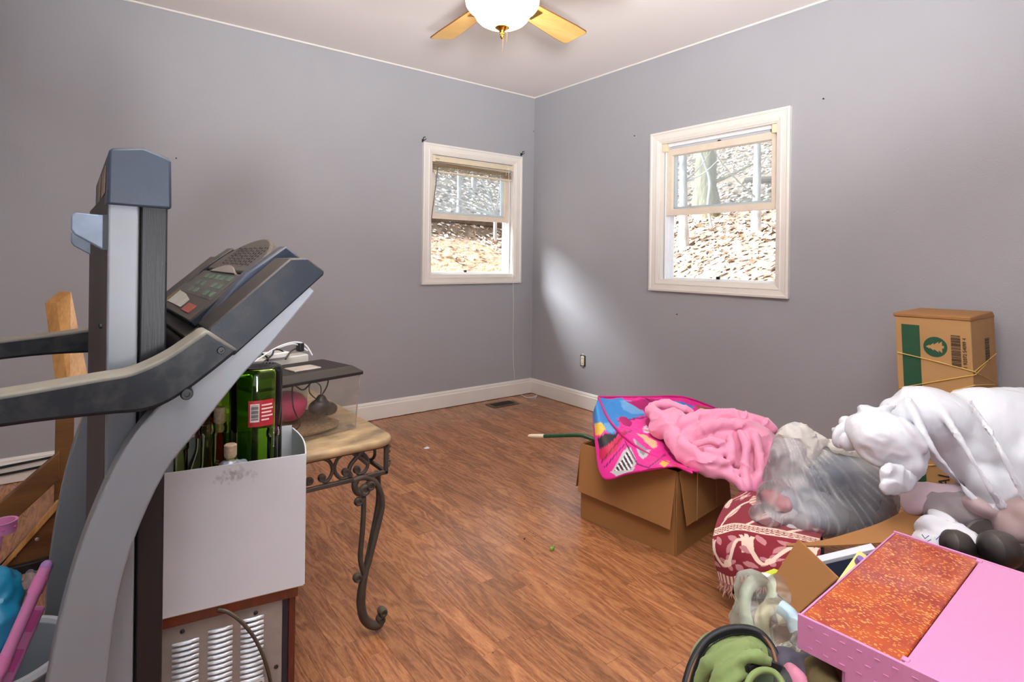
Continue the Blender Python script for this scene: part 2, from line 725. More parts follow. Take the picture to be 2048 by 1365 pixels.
def baseboard(name, a, b, inward, lab):
    a, b, n = Vector(a), Vector(b), Vector(inward)
    mb = MB()
    mb.prism([a + n * d + Vector((0, 0, z)) for d, z in prof], b - a)
    struct(name, mb, M_trim, smooth=False, label=lab)


baseboard('baseboard_left', (XF, YL, 0), (XR, YL, 0), (0, -1, 0), 'white baseboard under the smaller window')
baseboard('baseboard_right', (XR, YB, 0), (XR, YL - 0.016, 0), (-1, 0, 0), 'white baseboard behind the heaped boxes')
baseboard('baseboard_back', (XF, YB, 0), (XR - 0.016, YB, 0), (0, 1, 0), 'white baseboard behind the viewer')
baseboard('baseboard_front', (XF, YB + 0.016, 0), (XF, YL - 0.016, 0), (1, 0, 0), 'white baseboard beside the treadmill')

# floor: laminate strips, each laid as its own plank
M_plank = wood('laminate', rgb(108, 62, 38), rgb(188, 129, 86), 0.25, 'Y', 17.0, 7.5, True, tone=0.20, figure=0.19)
M_slab = mat('subfloor', rgb(52, 30, 20), 0.8)
fl = struct('floor', MB().box(XF, XR, YB, YL, -0.05, -0.006), M_slab, smooth=False, label='reddish oak laminate floor')
SW = 0.0632
rnd = random.Random(5)
strips = []
x = XF
k = 0
while x < XR - 0.002:
    x1 = min(x + SW, XR)
    if k % 3 == 0:
        base = rnd.random()
    y = YB - rnd.random() * 0.38
    while y < YL:
        L = rnd.choice((0.30, 0.36, 0.38, 0.42))
        y1 = min(y + L, YL)
        if y1 - max(y, YB) > 0.02:
            strips.append((x, x1, max(y, YB), y1))
        y += L
    x = x1
    k += 1


def seen(s):
    cx, cy = (s[0] + s[1]) / 2, (s[2] + s[3]) / 2
    d = cx * _f[0] + cy * _f[1]
    if d < 0.3:
        return -1
    px, py = 1024 + FPX * (cx * _r0[0] + cy * _r0[1]) / d, PY + FPX * CAM_H / d
    if not (-60 < px < 2100 and py < 1420):
        return -1
    a = 1.0 / d ** 2
    if px < 560 and py > 900 or px > 1500 or px < 100:
        a *= 0.08                      # mostly behind the treadmill or the heap
    return a


order = sorted(strips, key=seen, reverse=True)
meshes = {}


def plank_mesh(w, l):
    key = (round(w, 3), round(l, 2))
    if key not in meshes:
        g = 0.0007
        mb = MB()
        w2, l2, c = w / 2 - 0.0001, l / 2 - 0.0001, 0.0006
        lo = [(-w2, -l2, -0.006), (w2, -l2, -0.006), (w2, l2, -0.006), (-w2, l2, -0.006)]
        mid = [(p[0], p[1], -c) for p in lo]
        hi = [(p[0] - math.copysign(c, p[0]), p[1] - math.copysign(c, p[1]), 0) for p in lo]
        fs = [(8, 9, 10, 11)]
        for i in range(4):
            j = (i + 1) % 4
            fs += [(i, j, 4 + j, 4 + i), (4 + i, 4 + j, 8 + j, 8 + i)]
        mb.add(lo + mid + hi, fs)
        meshes[key] = mesh_of('plank', mb, M_plank, (0, 0, 0), False, 30, False)
    return meshes[key]


far = MB()
for i, s in enumerate(order):
    if i < 298 and seen(s) > 0:
        o = bpy.data.objects.new('plank', plank_mesh(s[1] - s[0], s[3] - s[2]))
        COL.objects.link(o)
        o.location = ((s[0] + s[1]) / 2, (s[2] + s[3]) / 2, 0)
        o.parent = fl
    else:
        far.box(s[0] + 0.0003, s[1] - 0.0003, s[2] + 0.0003, s[3] - 0.0003, -0.006, -0.0001)
# the remaining strips, under and behind things: joined; they take their tint from a painted value per strip
far.c = []
rr = random.Random(9)
for i in range(len(far.v) // 8):
    t = 1 + (rr.random() - 0.5) * 0.3
    far.c += [(t, t, t)] * 8


def far_mat():
    m = M_plank.copy()
    m.name = 'laminate_joined'
    nt = m.node_tree
    b = nt.nodes['Principled BSDF']
    src = b.inputs['Base Color'].links[0].from_socket
    at = nt.nodes.new('ShaderNodeAttribute')
    at.attribute_name = 'paint'
    nt.links.new(mixrgb(nt, 1.0, src, at.outputs['Color'], 'MULTIPLY'), b.inputs['Base Color'])
    return m


part('plank_remainder', far, far_mat(), fl, smooth=False, colors=True, kind='stuff')

# windows ----------------------------------------------------------
M_bronze = mat('latch_metal', rgb(70, 50, 40), 0.4, 0.6)


def window(name, to, W, lab, flip):
    a0, a1, z0, z1 = W
    root = thing(name, lab, None, to((a0 + a1) / 2, 0, z0))
    root['kind'] = 'structure'
    cw = 0.068
    O = [(a0 - cw, z0 - cw + 0.006), (a1 + cw, z0 - cw + 0.006), (a1 + cw, z1 + cw - 0.006), (a0 - cw, z1 + cw - 0.006)]
    I = [(a0 + 0.004, z0 + 0.004), (a1 - 0.004, z0 + 0.004), (a1 - 0.004, z1 - 0.004), (a0 + 0.004, z1 - 0.004)]
    for i in range(4):      # mitred casing, thicker at its outer edge, with two beads
        j = (i + 1) % 4
        mb = MB()
        steps = [(0, 0), (0, -0.022), (0.18, -0.024), (0.26, -0.019), (0.62, -0.016), (0.70, -0.0185), (0.86, -0.014), (1, -0.010), (1, 0)]
        ring = []
        for t, d in steps:
            ring.append((to(O[i][0] + (I[i][0] - O[i][0]) * t, d, O[i][1] + (I[i][1] - O[i][1]) * t),
                         to(O[j][0] + (I[j][0] - O[j][0]) * t, d, O[j][1] + (I[j][1] - O[j][1]) * t)))
        n = len(ring)
        vs = [r[0] for r in ring] + [r[1] for r in ring]
        fs = [(k, k + 1, n + k + 1, n + k) for k in range(n - 1)] + [(n - 1, 0, n, 2 * n - 1), tuple(range(n - 1, -1, -1)), tuple(range(n, 2 * n))]
        mb.add(vs, fs)
        part('casing', mb, M_wintrim, root, smooth=False)

    def bar(nm, aa, ab, da, db, za, zb, m, par=root, bev=0.0015):
        mb = MB()
        vs = [to(a, d, z) for d in (da, db) for a, z in ((aa, za), (ab, za), (ab, zb), (aa, zb))]
        mb.hexa(vs[:4], vs[4:])
        return part(nm, mb, m, par, smooth=False, bevel=bev)
    jt = 0.012
    bar('jamb', a0, a0 + jt, -0.004, TH, z0, z1, M_wintrim)
    bar('jamb', a1 - jt, a1, -0.004, TH, z0, z1, M_wintrim)
    bar('head_jamb', a0 + jt, a1 - jt, -0.004, TH, z1 - jt, z1, M_wintrim)
    bar('sill', a0 + jt, a1 - jt, -0.004, TH, z0, z0 + jt, M_wintrim)
    # vinyl channels at the sides: three ribs each
    b0, b1, y0, y1 = a0 + jt, a1 - jt, z0 + jt, z1 - jt
    for s, e in ((b0, 1), (b1, -1)):
        for d in (0.030, 0.066, 0.102):
            bar('track', s, s + e * (0.012 if d < 0.1 else 0.022), d, d + 0.008, y0, y1, M_vinyl, bev=0.001)
        bar('track', s, s + e * 0.004, 0.030, 0.115, y0, y1, M_vinyl, bev=0.0)
    bar('sill_track', b0, b1, 0.055, 0.115, y0, y0 + 0.014, M_vinyl)
    bar('head_track', b0, b1, 0.028, 0.036, y1 - 0.02, y1, M_vinyl)
    mb = MB()
    ca = a0 + (a1 - a0) * (0.50 if flip else 0.45)
    mb.box(-0.011, 0.011, 0, 0.014, 0, 0.016)
    q = to(ca, 0.05, y0 + 0.012)
    mb.v = [(q + (to(p[0], p[1], 0) - to(0, 0, 0)) + Vector((0, 0, p[2]))) for p in mb.v]
    part('latch', mb, M_black, root, smooth=False, bevel=0.002)

    def sash(nm, d0, d1, aa, ab, za, zb, st, tr, br, m):
        mb = MB()
        Oo = [(aa, za), (ab, za), (ab, zb), (aa, zb)]
        Ii = [(aa + st, za + br), (ab - st, za + br), (ab - st, zb - tr), (aa + st, zb - tr)]
        Ib = [(aa + st + 0.006, za + br + 0.006), (ab - st - 0.006, za + br + 0.006), (ab - st - 0.006, zb - tr - 0.006), (aa + st + 0.006, zb - tr - 0.006)]
        vs = [to(a, d0, z) for a, z in Oo] + [to(a, d0, z) for a, z in Ii] + [to(a, d0 + 0.012, z) for a, z in Ib] + [to(a, d1, z) for a, z in Ib] + [to(a, d1, z) for a, z in Oo]
        fs = []
        for k in range(4):
            l = (k + 1) % 4
            for r in (0, 4, 8, 12):
                fs.append((r + k, r + l, r + 4 + l, r + 4 + k))
            fs.append((16 + k, 16 + l, l, k))
        mb.add(vs, fs)
        s = part(nm, mb, m, root, smooth=False, bevel=0.001)
        g = MB()
        dm = (d0 + d1) / 2 + 0.004
        vs = [to(a, d, z) for d in (dm, dm + 0.003) for a, z in Ib]
        g.hexa(vs[:4], vs[4:])
        part('pane', g, M_glass, s, smooth=False)
        return s
    ls = sash('lower_sash', 0.038, 0.066, b0 + 0.006, b1 - 0.006, 1.394, 1.822, 0.042, 0.040, 0.036, M_almond)
    sash('upper_sash', 0.074, 0.102, b0 + 0.006, b1 - 0.006, 1.405, y1, 0.040, 0.038, 0.040, M_vinyl)
    # finger latch on the raised rail
    lk = MB()
    c = to((a0 + a1) / 2, 0.050, 1.826)
    lk.ball(c, 0.011, 0.011, 0.006)
    part('sash_lock', lk, M_bronze, ls)
    return root


window('window_1', toL, W1, 'double-hung window with lower sash raised, behind the bunched blind', False)
w2 = window('window_2', toR, W2, 'double-hung window with lower sash raised and empty blind brackets', True)
for a, e in ((W2[1] - 0.013, -1), (W2[0] + 0.013, 1)):      # empty blind brackets of window 2
    mb = MB()
    mb.hexa([toR(a, 0.0, 1.806), toR(a + e * 0.03, 0.0, 1.806), toR(a + e * 0.03, 0.0, 1.855), toR(a, 0.0, 1.855)],
            [toR(a, 0.034, 1.806), toR(a + e * 0.03, 0.034, 1.806), toR(a + e * 0.03, 0.034, 1.855), toR(a, 0.034, 1.855)])
    part('blind_bracket', mb, mat('bracket_plastic', rgb(228, 214, 180), 0.4), w2, smooth=False, bevel=0.003)

M_soffit = mat('soffit_paint', rgb(226, 224, 220), 0.6)
eave = MB().box(XF - 0.5, XR + 0.5, YL + TH, YL + 0.72, 2.30, 2.36)
eave.box(XF - 0.5, XR + 0.5, YL + 0.70, YL + 0.725, 2.29, 2.44)
struct('roof_eave', eave, M_soffit, smooth=False, label='white roof eave overhanging the wall with the smaller window')

# ------------------------------------------------------------------ outside: a leaf-strewn bank
def hill(x, y):
    d = max(x - 3.15, y - 3.75, 0.0)
    z = -0.35 + 0.50 * d + 0.10 * nz((x, y, 0), 0.55, 3.0) + 0.03 * nz((x, y, 0), 2.3, 8.0)
    e = y - 3.75
    if e > 0 and x < 9:                 # cut step in the bank behind the smaller window
        t = min(1, max(0, (e - 3.70) / 0.22))
        z += 0.16 * t * t * (3 - 2 * t) - 0.08
    return z


def dirt(x, y):
    e = y - 3.75
    return max(0, min(1, (3.75 - e) * 3)) if e > 0 and y - 3.75 > x - 3.15 - 0.2 else 0.0


LEAF = [rgb(*c) for c in ((240, 230, 216), (226, 206, 184), (206, 178, 150), (246, 242, 236), (158, 122, 94), (232, 216, 192), (112, 88, 70), (220, 204, 196), (244, 238, 228))]
gm = MB()
nx = 90


def gcol(u, v):
    x, y = 3.16 + u * 13 - (9 if False else 0), v * 13 - 1
    return (0.3, 0.25, 0.2)


def terrain(x0, x1, y0, y1, n, m):
    def fn(u, v):
        x, y = x0 + (x1 - x0) * u, y0 + (y1 - y0) * v
        return (x, y, hill(x, y))

    def col(u, v):
        x, y = x0 + (x1 - x0) * u, y0 + (y1 - y0) * v
        t = dirt(x, y)
        k = 0.85 + 0.35 * nz((x, y, 0), 5.0)
        a, b = rgb(150, 128, 108), rgb(186, 154, 122)
        return tuple((a[i] * (1 - t) + b[i] * t) * k for i in range(3))
    gm.grid(n, m, fn, col)


terrain(3.153, 16.0, -3.0, 3.749, 100, 60)
terrain(-4.0, 16.0, 3.75, 15.0, 140, 90)
hl = struct('hillside', gm, mat('earth', None, 0.95, paint=True, bump=0.8, bs=14, var=0.25, vs=9, bd=0.05), colors=True, label='wooded earth bank rising outside both windows')

lv = MB()
rl = random.Random(11)


def leaf(x, y):
    s = rl.uniform(0.026, 0.056)
    z = hill(x, y) + rl.uniform(0.0, 0.035)
    a, t = rl.uniform(0, 6.28), rl.uniform(-0.9, 0.9)
    ux = Vector((math.cos(a), math.sin(a), 0.5 * (math.cos(a) if x - 3.15 > y - 3.75 else math.sin(a))))
    uy = Vector((-math.sin(a), math.cos(a), t))
    c = Vector((x, y, z))
    k = rl.uniform(0.4, 0.7)
    b = Vector((0, 0, s * rl.uniform(-0.3, 0.5)))
    col = rl.choice(LEAF)[:3]
    lv.add([c - ux * s, c + uy * s * k + b, c + ux * s, c - uy * s * k + b], [(0, 1, 2), (0, 2, 3)], [col] * 4)


for n, (xa, xb, ya, yb) in ((11500, (5.0, 11.8, 1.6, 8.0)), (8500, (3.0, 9.5, 6.6, 12.6)), (2600, (3.3, 12.0, -2.0, 8.0)), (1500, (-2.0, 8.0, 5.8, 12.5))):
    for i in range(n):
        x, y = rl.uniform(xa, xb), rl.uniform(ya, yb)
        if dirt(x, y) > 0.3 and (rl.random() < 0.80 if nz((x, y, 0), 1.2, 4) < 0.02 else rl.random() < 0.35):
            continue
        leaf(x, y)
tag(part('fallen_leaves', lv, mat('dry_leaf', None, 0.8, paint=True), None, smooth=False, colors=True), 'dry tan fallen leaves covering the bank outside', 'leaves', kind='stuff')

M_bark = mat('pale_bark', rgb(190, 180, 172), 0.9, var=0.35, vs=14, bump=0.6, bs=30, stretch=(1, 1, 0.3), bd=0.02)
M_moss = mat('mossy_bark', rgb(150, 140, 112), 0.95, var=0.4, vs=9, bump=0.9, bs=22, stretch=(1, 1, 0.35), bd=0.03)
M_twig = mat('grey_twig', rgb(176, 168, 162), 0.9, var=0.2)
M_dark = mat('dark_wood', rgb(92, 78, 66), 0.95, var=0.3, bump=0.5, bs=25, bd=0.02)


def tree(x, y, r, height, lean, lab, m, seed, twigs=5, group=None):
    rd = random.Random(seed)
    z = hill(x, y) - 0.1
    t = thing('bare_tree', lab, 'tree', (x, y, z), group)
    pts, rad = [], []
    for i in range(9):
        k = i / 8
        pts.append((x + lean[0] * k + 0.5 * r * nz((k * 3, seed, 0)), y + lean[1] * k + 0.5 * r * nz((0, k * 3, seed)), z + height * k))
        rad.append(r * (1.35 if i == 0 else 1.08 if i == 1 else 1.0) * (1 - 0.45 * k))
    part('trunk', MB().tube(spline(pts, 3), [rad[min(8, i // 3)] for i in range(25)], 12), m, t)
    for i in range(twigs):
        k = rd.uniform(0.22, 0.8)
        p = Vector(pts[int(k * 8)])
        a = rd.uniform(0, 6.28)
        L = rd.uniform(0.5, 1.3)
        d = Vector((math.cos(a), math.sin(a), rd.uniform(0.1, 0.9)))
        q = [p, p + d * L * 0.5 + Vector((0, 0, 0.05)), p + d * L + Vector((rd.uniform(-.2, .2), rd.uniform(-.2, .2), 0.2))]
        b = spline(q, 4)
        part('branch', MB().tube(b, [max(0.004, r * 0.28 * (1 - j / len(b))) for j in range(len(b))], 6), m, t)
    return t


tree(7.62, 5.02, 0.155, 4.6, (0.1, 0.05), 'thick mossy trunk seen through the upper pane of the bare window', M_moss, 3, 3)
tree(6.70, 3.72, 0.046, 4.2, (0.22, 0.10), 'slim pale trunk nearest the casing edge of the bare window', M_bark, 5, 5)
tree(6.55, 4.66, 0.055, 4.0, (0.15, 0.18), 'slender pale trunk standing before the thick mossy trunk', M_bark, 8, 4)
tree(5.05, 7.95, 0.035, 3.6, (0.0, 0.1), 'thin grey sapling on the bank above the bare dirt', M_bark, 12, 4)
tree(6.25, 9.3, 0.04, 3.6, (-0.1, 0.1), 'thin grey sapling high on the bank behind the blind window', M_bark, 14, 5)

vine = MB().tube(spline([(7.28, 4.70, 1.55), (7.20, 4.72, 1.9), (7.26, 4.74, 2.3), (7.16, 4.86, 2.8), (7.2, 4.9, 3.3), (7.1, 5.0, 4.0)], 6), 0.022, 8)
single('hanging_vine', vine, M_twig, 'pale crooked vine hanging beside the thick mossy trunk', 'vine')
lg = MB().tube(spline([(8.9, 3.1, hill(8.9, 3.1) + .05), (8.75, 4.0, hill(8.75, 4.0) + .07), (8.85, 5.1, hill(8.85, 5.1) + .06)], 6), [0.045] * 13, 8)
single('fallen_log', lg, M_dark, 'thin dark fallen log across the slope outside the bare window', 'log')
lg = MB().tube(spline([(3.6, 7.62, hill(3.6, 7.62) + .02), (4.8, 7.66, hill(4.8, 7.66) + .03), (6.2, 7.60, hill(6.2, 7.60) + .02)], 6), [0.07] * 13, 8)
single('fallen_log', lg, M_dark, 'dark fallen log lying along the top of the dirt cut', 'log')

# leafless bush beyond the blind window
bu = thing('bare_bush', 'leafless bush with radiating grey branches outside the blind window', 'bush', (5.35, 7.35, hill(5.35, 7.35)))
c = Vector((5.35, 7.35, hill(5.35, 7.35) + 0.42))
part('stem', MB().tube([c - Vector((0, 0, 0.5)), c], 0.03, 8), M_twig, bu)
rb = random.Random(2)
for dx, dz, L in ((-1, 0.42, 1.25), (-1, 0.22, 0.9), (-0.5, 1.0, 0.8), (0.05, 1, 0.9), (1, -0.22, 0.9), (1, -0.05, 0.7), (0.5, 0.9, 0.6), (-0.9, 0.75, 0.8), (1, 0.4, 0.6), (0.9, -0.4, 0.6)):
    d = (Vector((_r0[0], _r0[1], 0)) * dx + Vector((0, 0, dz))).normalized()
    b = spline([c, c + d * L * .5 + Vector((0, rb.uniform(-.1, .1), 0.03)), c + d * L], 4)
    part('branch', MB().tube(b, [0.016 * (1 - 0.8 * j / len(b)) for j in range(len(b))], 6), M_twig, bu)
# ------------------------------------------------------------------ treadmill, folded
M_steel = mat('grey_enamel', rgb(116, 120, 127), 0.38, var=0.06, vs=5, dust=(120, 110, 98, 0.55), spec=0.5)
M_dkpl = mat('slate_plastic', rgb(19, 26, 36), 0.45, spec=0.35, var=0.10, vs=20, bump=0.25, bs=400, dust=(88, 78, 68, 0.85), bd=0.0006)
M_rub = mat('grip_rubber', rgb(20, 26, 33), 0.55, spec=0.35, var=0.16, vs=18, dust=(128, 122, 110, 0.9), bump=0.2, bs=250, bd=0.0006)
M_under = mat('dusty_underside', rgb(66, 58, 54), 0.7, var=0.2, vs=7, stretch=(1, 1, 0.2))
M_blk = mat('black_enamel', rgb(20, 21, 25), 0.42, var=0.15, vs=30, bump=0.1, bs=60, stretch=(6, 6, 0.4), spec=0.4)
M_belt = mat('running_belt', rgb(30, 30, 32), 0.8, bump=0.3, bs=300, bd=0.0005)

tm = thing('treadmill', 'folded grey and black treadmill with its deck raised upright', 'treadmill', (0.06, 1.38, 0))
YN, YFAR = 1.035, 1.695
xz = lambda L, y: [Vector((a, y, b)) for a, b in L]
pl = spline([(-0.045, 0, 0.03), (-0.043, 0, 0.20), (-0.036, 0, 0.36), (-0.021, 0, 0.493), (-0.002, 0, 0.603), (0.025, 0, 0.703), (0.067, 0, 0.804), (0.118, 0, 0.872), (0.166, 0, 0.914), (0.225, 0, 0.966), (0.280, 0, 1.018), (0.326, 0, 1.061)], 4)
pr_ = spline([(0.045, 0, 0.03), (0.040, 0, 0.20), (0.040, 0, 0.34), (0.047, 0, 0.463), (0.060, 0, 0.581), (0.081, 0, 0.665), (0.119, 0, 0.755), (0.167, 0, 0.817), (0.225, 0, 0.891), (0.268, 0, 0.937), (0.311, 0, 0.988), (0.351, 0, 1.036)], 4)
for y0 in (YN, YFAR):
    part('upright', MB().strip([p + V(0, y0, 0) for p in pl], [p + V(0, y0, 0) for p in pr_], (0, 0.042, 0)), M_steel, tm, bevel=0.003)
# base rails and cross members on the floor
for y0 in (YN - 0.004, YFAR - 0.004):
    part('base_rail', MB().box(-0.62, 0.12, y0, y0 + 0.05, 0.0, 0.05), M_blk, tm, bevel=0.004)
part('cross_tube', MB().tube([(0.0, YN + 0.02, 0.075), (0.0, YFAR + 0.02, 0.075)], 0.022, 12), M_blk, tm)
# grips
gt = spline([(-0.42, 0, 0.880), (-0.25, 0, 0.894), (-0.074, 0, 0.907), (0.03, 0, 0.917), (0.075, 0, 0.922), (0.117, 0, 0.940), (0.147, 0, 0.960), (0.174, 0, 0.979)], 4)
gb = spline([(-0.42, 0, 0.838), (-0.25, 0, 0.851), (-0.074, 0, 0.863), (0.036, 0, 0.862), (0.091, 0, 0.860), (0.130, 0, 0.873), (0.175, 0, 0.904), (0.222, 0, 0.941)], 4)
for y0 in (YN - 0.014, YFAR - 0.004):
    g = part('handrail', MB().strip([p + V(0, y0, 0) for p in gt], [p + V(0, y0, 0) for p in gb], (0, 0.062, 0)), M_rub, tm, bevel=0.007, seg=3)
    s = -1 if y0 < 1.3 else 1
    yf = y0 if s < 0 else y0 + 0.062
    ysh = yf + s * 0.0005
    if s < 0:
        for (cx, cz, r) in ((0.146, 0.879, 0.0092), (0.194, 0.944, 0.0062)):
            M = frame((cx, yf + 0.001, cz), (1, 0, 0), (0, 0, 1), (0, -1, 0))
            mb = MB().lathe([(r, -0.002), (r, 0.002), (r * 0.82, 0.0045), (r * 0.45, 0.0045), (r * 0.40, 0.001), (0, 0.001)], n=20, M=M)
            part('bolt', mb, M_black, g)

# deck standing upright
dk = part('deck', MB().hexa([(0.045, 1.125, 0.10), (0.122, 1.125, 0.10), (0.122, 1.640, 0.10), (0.033, 1.655, 0.10)], [(0.045, 1.125, 1.20), (0.122, 1.125, 1.20), (0.122, 1.640, 1.20), (0.033, 1.655, 1.20)]), M_under, tm, bevel=0.003)
part('running_belt', MB().box(0.1225, 0.1265, 1.145, 1.625, 0.14, 1.19), M_belt, dk)
for y0 in (1.098, 1.636):
    part('side_rail', MB().box(0.0455, 0.0855, y0, y0 + 0.024, 0.08, 1.182), M_steel, tm, bevel=0.003)
    part('edge_strip', MB().box(0.0885, 0.1265, y0 + 0.003, y0 + 0.024, 0.08, 1.182), M_blk, tm, bevel=0.003)
cap = [(0.0435, 1.1765), (0.0445, 1.262), (0.050, 1.2655), (0.091, 1.2715), (0.126, 1.2585), (0.1295, 1.253), (0.1310, 1.1745)]
ec = part('end_cap', MB().prism(xz(cap, 1.092), (0, 0.578, 0)), mat('cap_plastic', rgb(36, 46, 60), 0.42, var=0.08, vs=30, bump=0.2, bs=300, bd=0.0006), tm, bevel=0.004)
st = MB()
for a, b, c, d in ((1.16, 1.30, 1.20, 1.245), (1.36, 1.46, 1.195, 1.25)):
    st.hexa([(0.0428, a, c), (0.0428, b, c), (0.0436, b, d), (0.0436, a, d)], [(0.0421, a, c), (0.0421, b, c), (0.0429, b, d), (0.0429, a, d)])
part('sticker', st, mat('sticker', rgb(128, 106, 84), 0.5, var=0.5, vs=60), ec, label='worn sticker')
for y0 in (1.105, 1.615):
    dz_ = 0 if y0 < 1.3 else -0.012
    lug = [(0.046, 1.1595), (0.004, 1.162), (-0.001, 1.157), (-0.001, 1.136), (0.004, 1.128), (0.038, 1.106), (0.046, 1.106)]
    lg = part('rear_foot', MB().prism([p + V(0, 0, dz_) for p in xz(lug, y0)], (0, 0.035, 0)), mat('foot_plastic', rgb(100, 112, 130), 0.35, var=0.2, vs=30), tm, bevel=0.002)
    lug2 = [(0.0465, 1.1605), (0.0385, 1.1605), (0.0385, 1.105), (0.0465, 1.105)]
    part('foot_collar', MB().prism(xz(lug2, y0 - 0.001), (0, 0.037, 0)), M_dkpl, lg)
    M = frame((0.041, y0 + 0.05, 0.98), (0, 1, 0), (0, 0, 1), (-1, 0, 0))
    part('screw', MB().lathe([(0.005, 0), (0.005, 0.003), (0.003, 0.005), (0, 0.005)], n=10, M=M), M_black, tm)

# console, in its tilted frame (u up the slope, y across, w out of its face)
ca_, sa_ = math.cos(math.radians(42)), math.sin(math.radians(42))


def K(u, y, w):
    return Vector((0.174 + u * ca_ - w * sa_, y, 0.977 + u * sa_ + w * ca_))


def kbox(u0, u1, y0, y1, w0, w1, mb=None, c=0.0):
    mb = mb or MB()
    return mb.hexa([K(u0, y0, w0), K(u1, y0, w0), K(u1, y1, w0), K(u0, y1, w0)], [K(u0 + c, y0 + c, w1), K(u1 - c, y0 + c, w1), K(u1 - c, y1 - c, w1), K(u0 + c, y1 - c, w1)])


cn = part('console', kbox(-0.03, 0.19, 1.10, 1.70, -0.058, -0.014), M_dkpl, tm, bevel=0.006)
for y0, y1 in ((1.030, 1.128), (1.652, 1.762)):
    kb = MB()
    P0 = [(0.0, -0.062), (0.0, -0.004), (0.006, 0.0), (0.176, 0.0), (0.200, -0.020), (0.206, -0.058), (0.200, -0.062)]
    kb.prism([K(u, y0, w) for u, w in P0], (0, y1 - y0, 0))
    part('console_arm', kb, M_dkpl, cn, bevel=0.003)
for y0, y1 in ((1.130, 1.168), (1.586, 1.640)):
    kb = MB()
    P0 = [(-0.012, -0.06), (-0.012, -0.018), (0.02, -0.004), (0.120, 0.012), (0.208, 0.004), (0.214, -0.03), (0.214, -0.06)]
    kb.prism([K(u, y0, w) for u, w in P0], (0, y1 - y0, 0))
    part('console_ridge', kb, mat('blue_slate_plastic', rgb(34, 46, 66), 0.42, dust=(98, 92, 86, 0.5)) if y0 < 1.3 else M_dkpl, cn, bevel=0.004)
dp = part('display_panel', kbox(-0.004, 0.124, 1.176, 1.640, -0.014, 0.004), M_dkpl, cn, bevel=0.004)


def kprint(nm, u0, u1, y0, y1, col, lab=None, w=0.0046):
    return part(nm, kbox(u0, u1, y0, y1, w - 0.001, w), mat(nm + '_print', rgb(*col), 0.45, var=0.25, vs=60, dust=(110, 100, 90, 0.35)), dp, smooth=False, label=lab)


kprint('screen', 0.050, 0.120, 1.19, 1.62, (54, 52, 52))
gr = MB()
rg = random.Random(4)
for i in range(6):
    for j in range(3):
        y, u = 1.22 + i * 0.06 + 0.01 * (j % 2), 0.056 + j * 0.022
        if rg.random() < 0.8:
            kbox(u, u + 0.013, y, y + 0.034, 0.0046, 0.0052, gr)
part('key', gr, mat('green_key', rgb(82, 104, 84), 0.5, var=0.3, vs=80), dp, smooth=False, kind='stuff', label='faded green keys')
lb = MB()
lb.prism([K(u, y, 0.0047) for u, y in ((0.014, 1.36), (0.014, 1.56), (0.050, 1.57), (0.046, 1.46), (0.036, 1.36))], K(0, 0, 0.0054) - K(0, 0, 0.0047))
part('console_label', lb, mat('silver_label', rgb(176, 172, 160), 0.4, var=0.2, vs=30), dp, smooth=False, label='silver printed label')
gl_ = MB()
for k in range(3):
    kbox(0.012, 0.052, 1.565 + k * 0.016, 1.571 + k * 0.016, 0.0046, 0.0052, gl_)
part('console_stripe', gl_, mat('gold_stripe', rgb(170, 140, 86), 0.4, metal=0.3), dp, smooth=False, label='thin gold stripe')
kprint('warning_label', 0.010, 0.030, 1.245, 1.335, (164, 58, 46), 'small red warning label', 0.0052)
# speaker hump between the ridges
arch = [(0.128, 1.586)] + [(0.150 + 0.088 * math.sin(math.pi * (k / 14)) ** 0.55, 1.586 - 0.418 * k / 14) for k in range(15)] + [(0.128, 1.168)]
sp_ = part('speaker_cover', MB().prism([K(u, y, -0.05) for u, y in arch], K(0, 0, 0.004) - K(0, 0, -0.05)), mat('dusty_speaker', rgb(66, 60, 55), 0.65, var=0.12, vs=15, dust=(104, 92, 80, 0.35)), cn, bevel=0.005)
hs = MB()
for i in range(7):
    for j in range(12):
        c = K(0.150 + i * 0.0085 + 0.002 * (j % 2), 1.24 + j * 0.0225, 0.0044)
        hs.obox(c, K(1, 0, 0) - K(0, 0, 0), (0, 1, 0), K(0, 0, 1) - K(0, 0, 0), 0.0018, 0.0035, 0.0006)
part('speaker_holes', hs, M_black, sp_, smooth=False, kind='stuff')
bk = MB()
bk.prism([K(0.120 + 0.022 * math.sin(math.pi * k / 10), 1.24 + 0.026 * k, -0.002) for k, y in enumerate(range(11))], K(0, 0, 0.010) - K(0, 0, 0))
part('key_clip', bk, mat('dusty_clip', rgb(128, 118, 110), 0.5), cn, bevel=0.001)
# curved pouch under the lower lip
pc = MB()
pp = [(-0.034 - 0.030 * math.sin(math.pi * k / 12), -0.020 - 0.064 * k / 12) for k in range(13)]
pc.prism([K(u, 1.22, w) for u, w in pp] + [K(0.01, 1.22, -0.084), K(0.01, 1.22, -0.02)], (0, 0.36, 0))
part('console_pouch', pc, mat('pouch_plastic', rgb(40, 38, 38), 0.5, dust=(84, 74, 64, 0.6)), cn, bevel=0.006)

# ------------------------------------------------------------------ wooden chair behind the treadmill
M_bright = mat('bright_steel', rgb(215, 210, 200), 0.3, 0.8)
M_pine = wood('varnished_pine', rgb(150, 98, 48), rgb(202, 152, 92), 0.4, 'Z', 9.0, 2.5)
M_pined = wood('brown_stained_wood', rgb(84, 52, 26), rgb(122, 82, 44), 0.45, 'X', 8.0, 2.5)
ch = thing('wooden_chair', 'brown wooden folding chair with screwed slats behind the treadmill', 'chair', (-0.10, 2.5, 0))


def slab(nm, pts, Y, th, m, par, lab=None, bev=0.003):
    poly = [P(x, y, Y=Y) for x, y in pts]
    return part(nm, MB().prism(poly, (0.0, th, 0)), m, par, smooth=False, bevel=bev, label=lab)


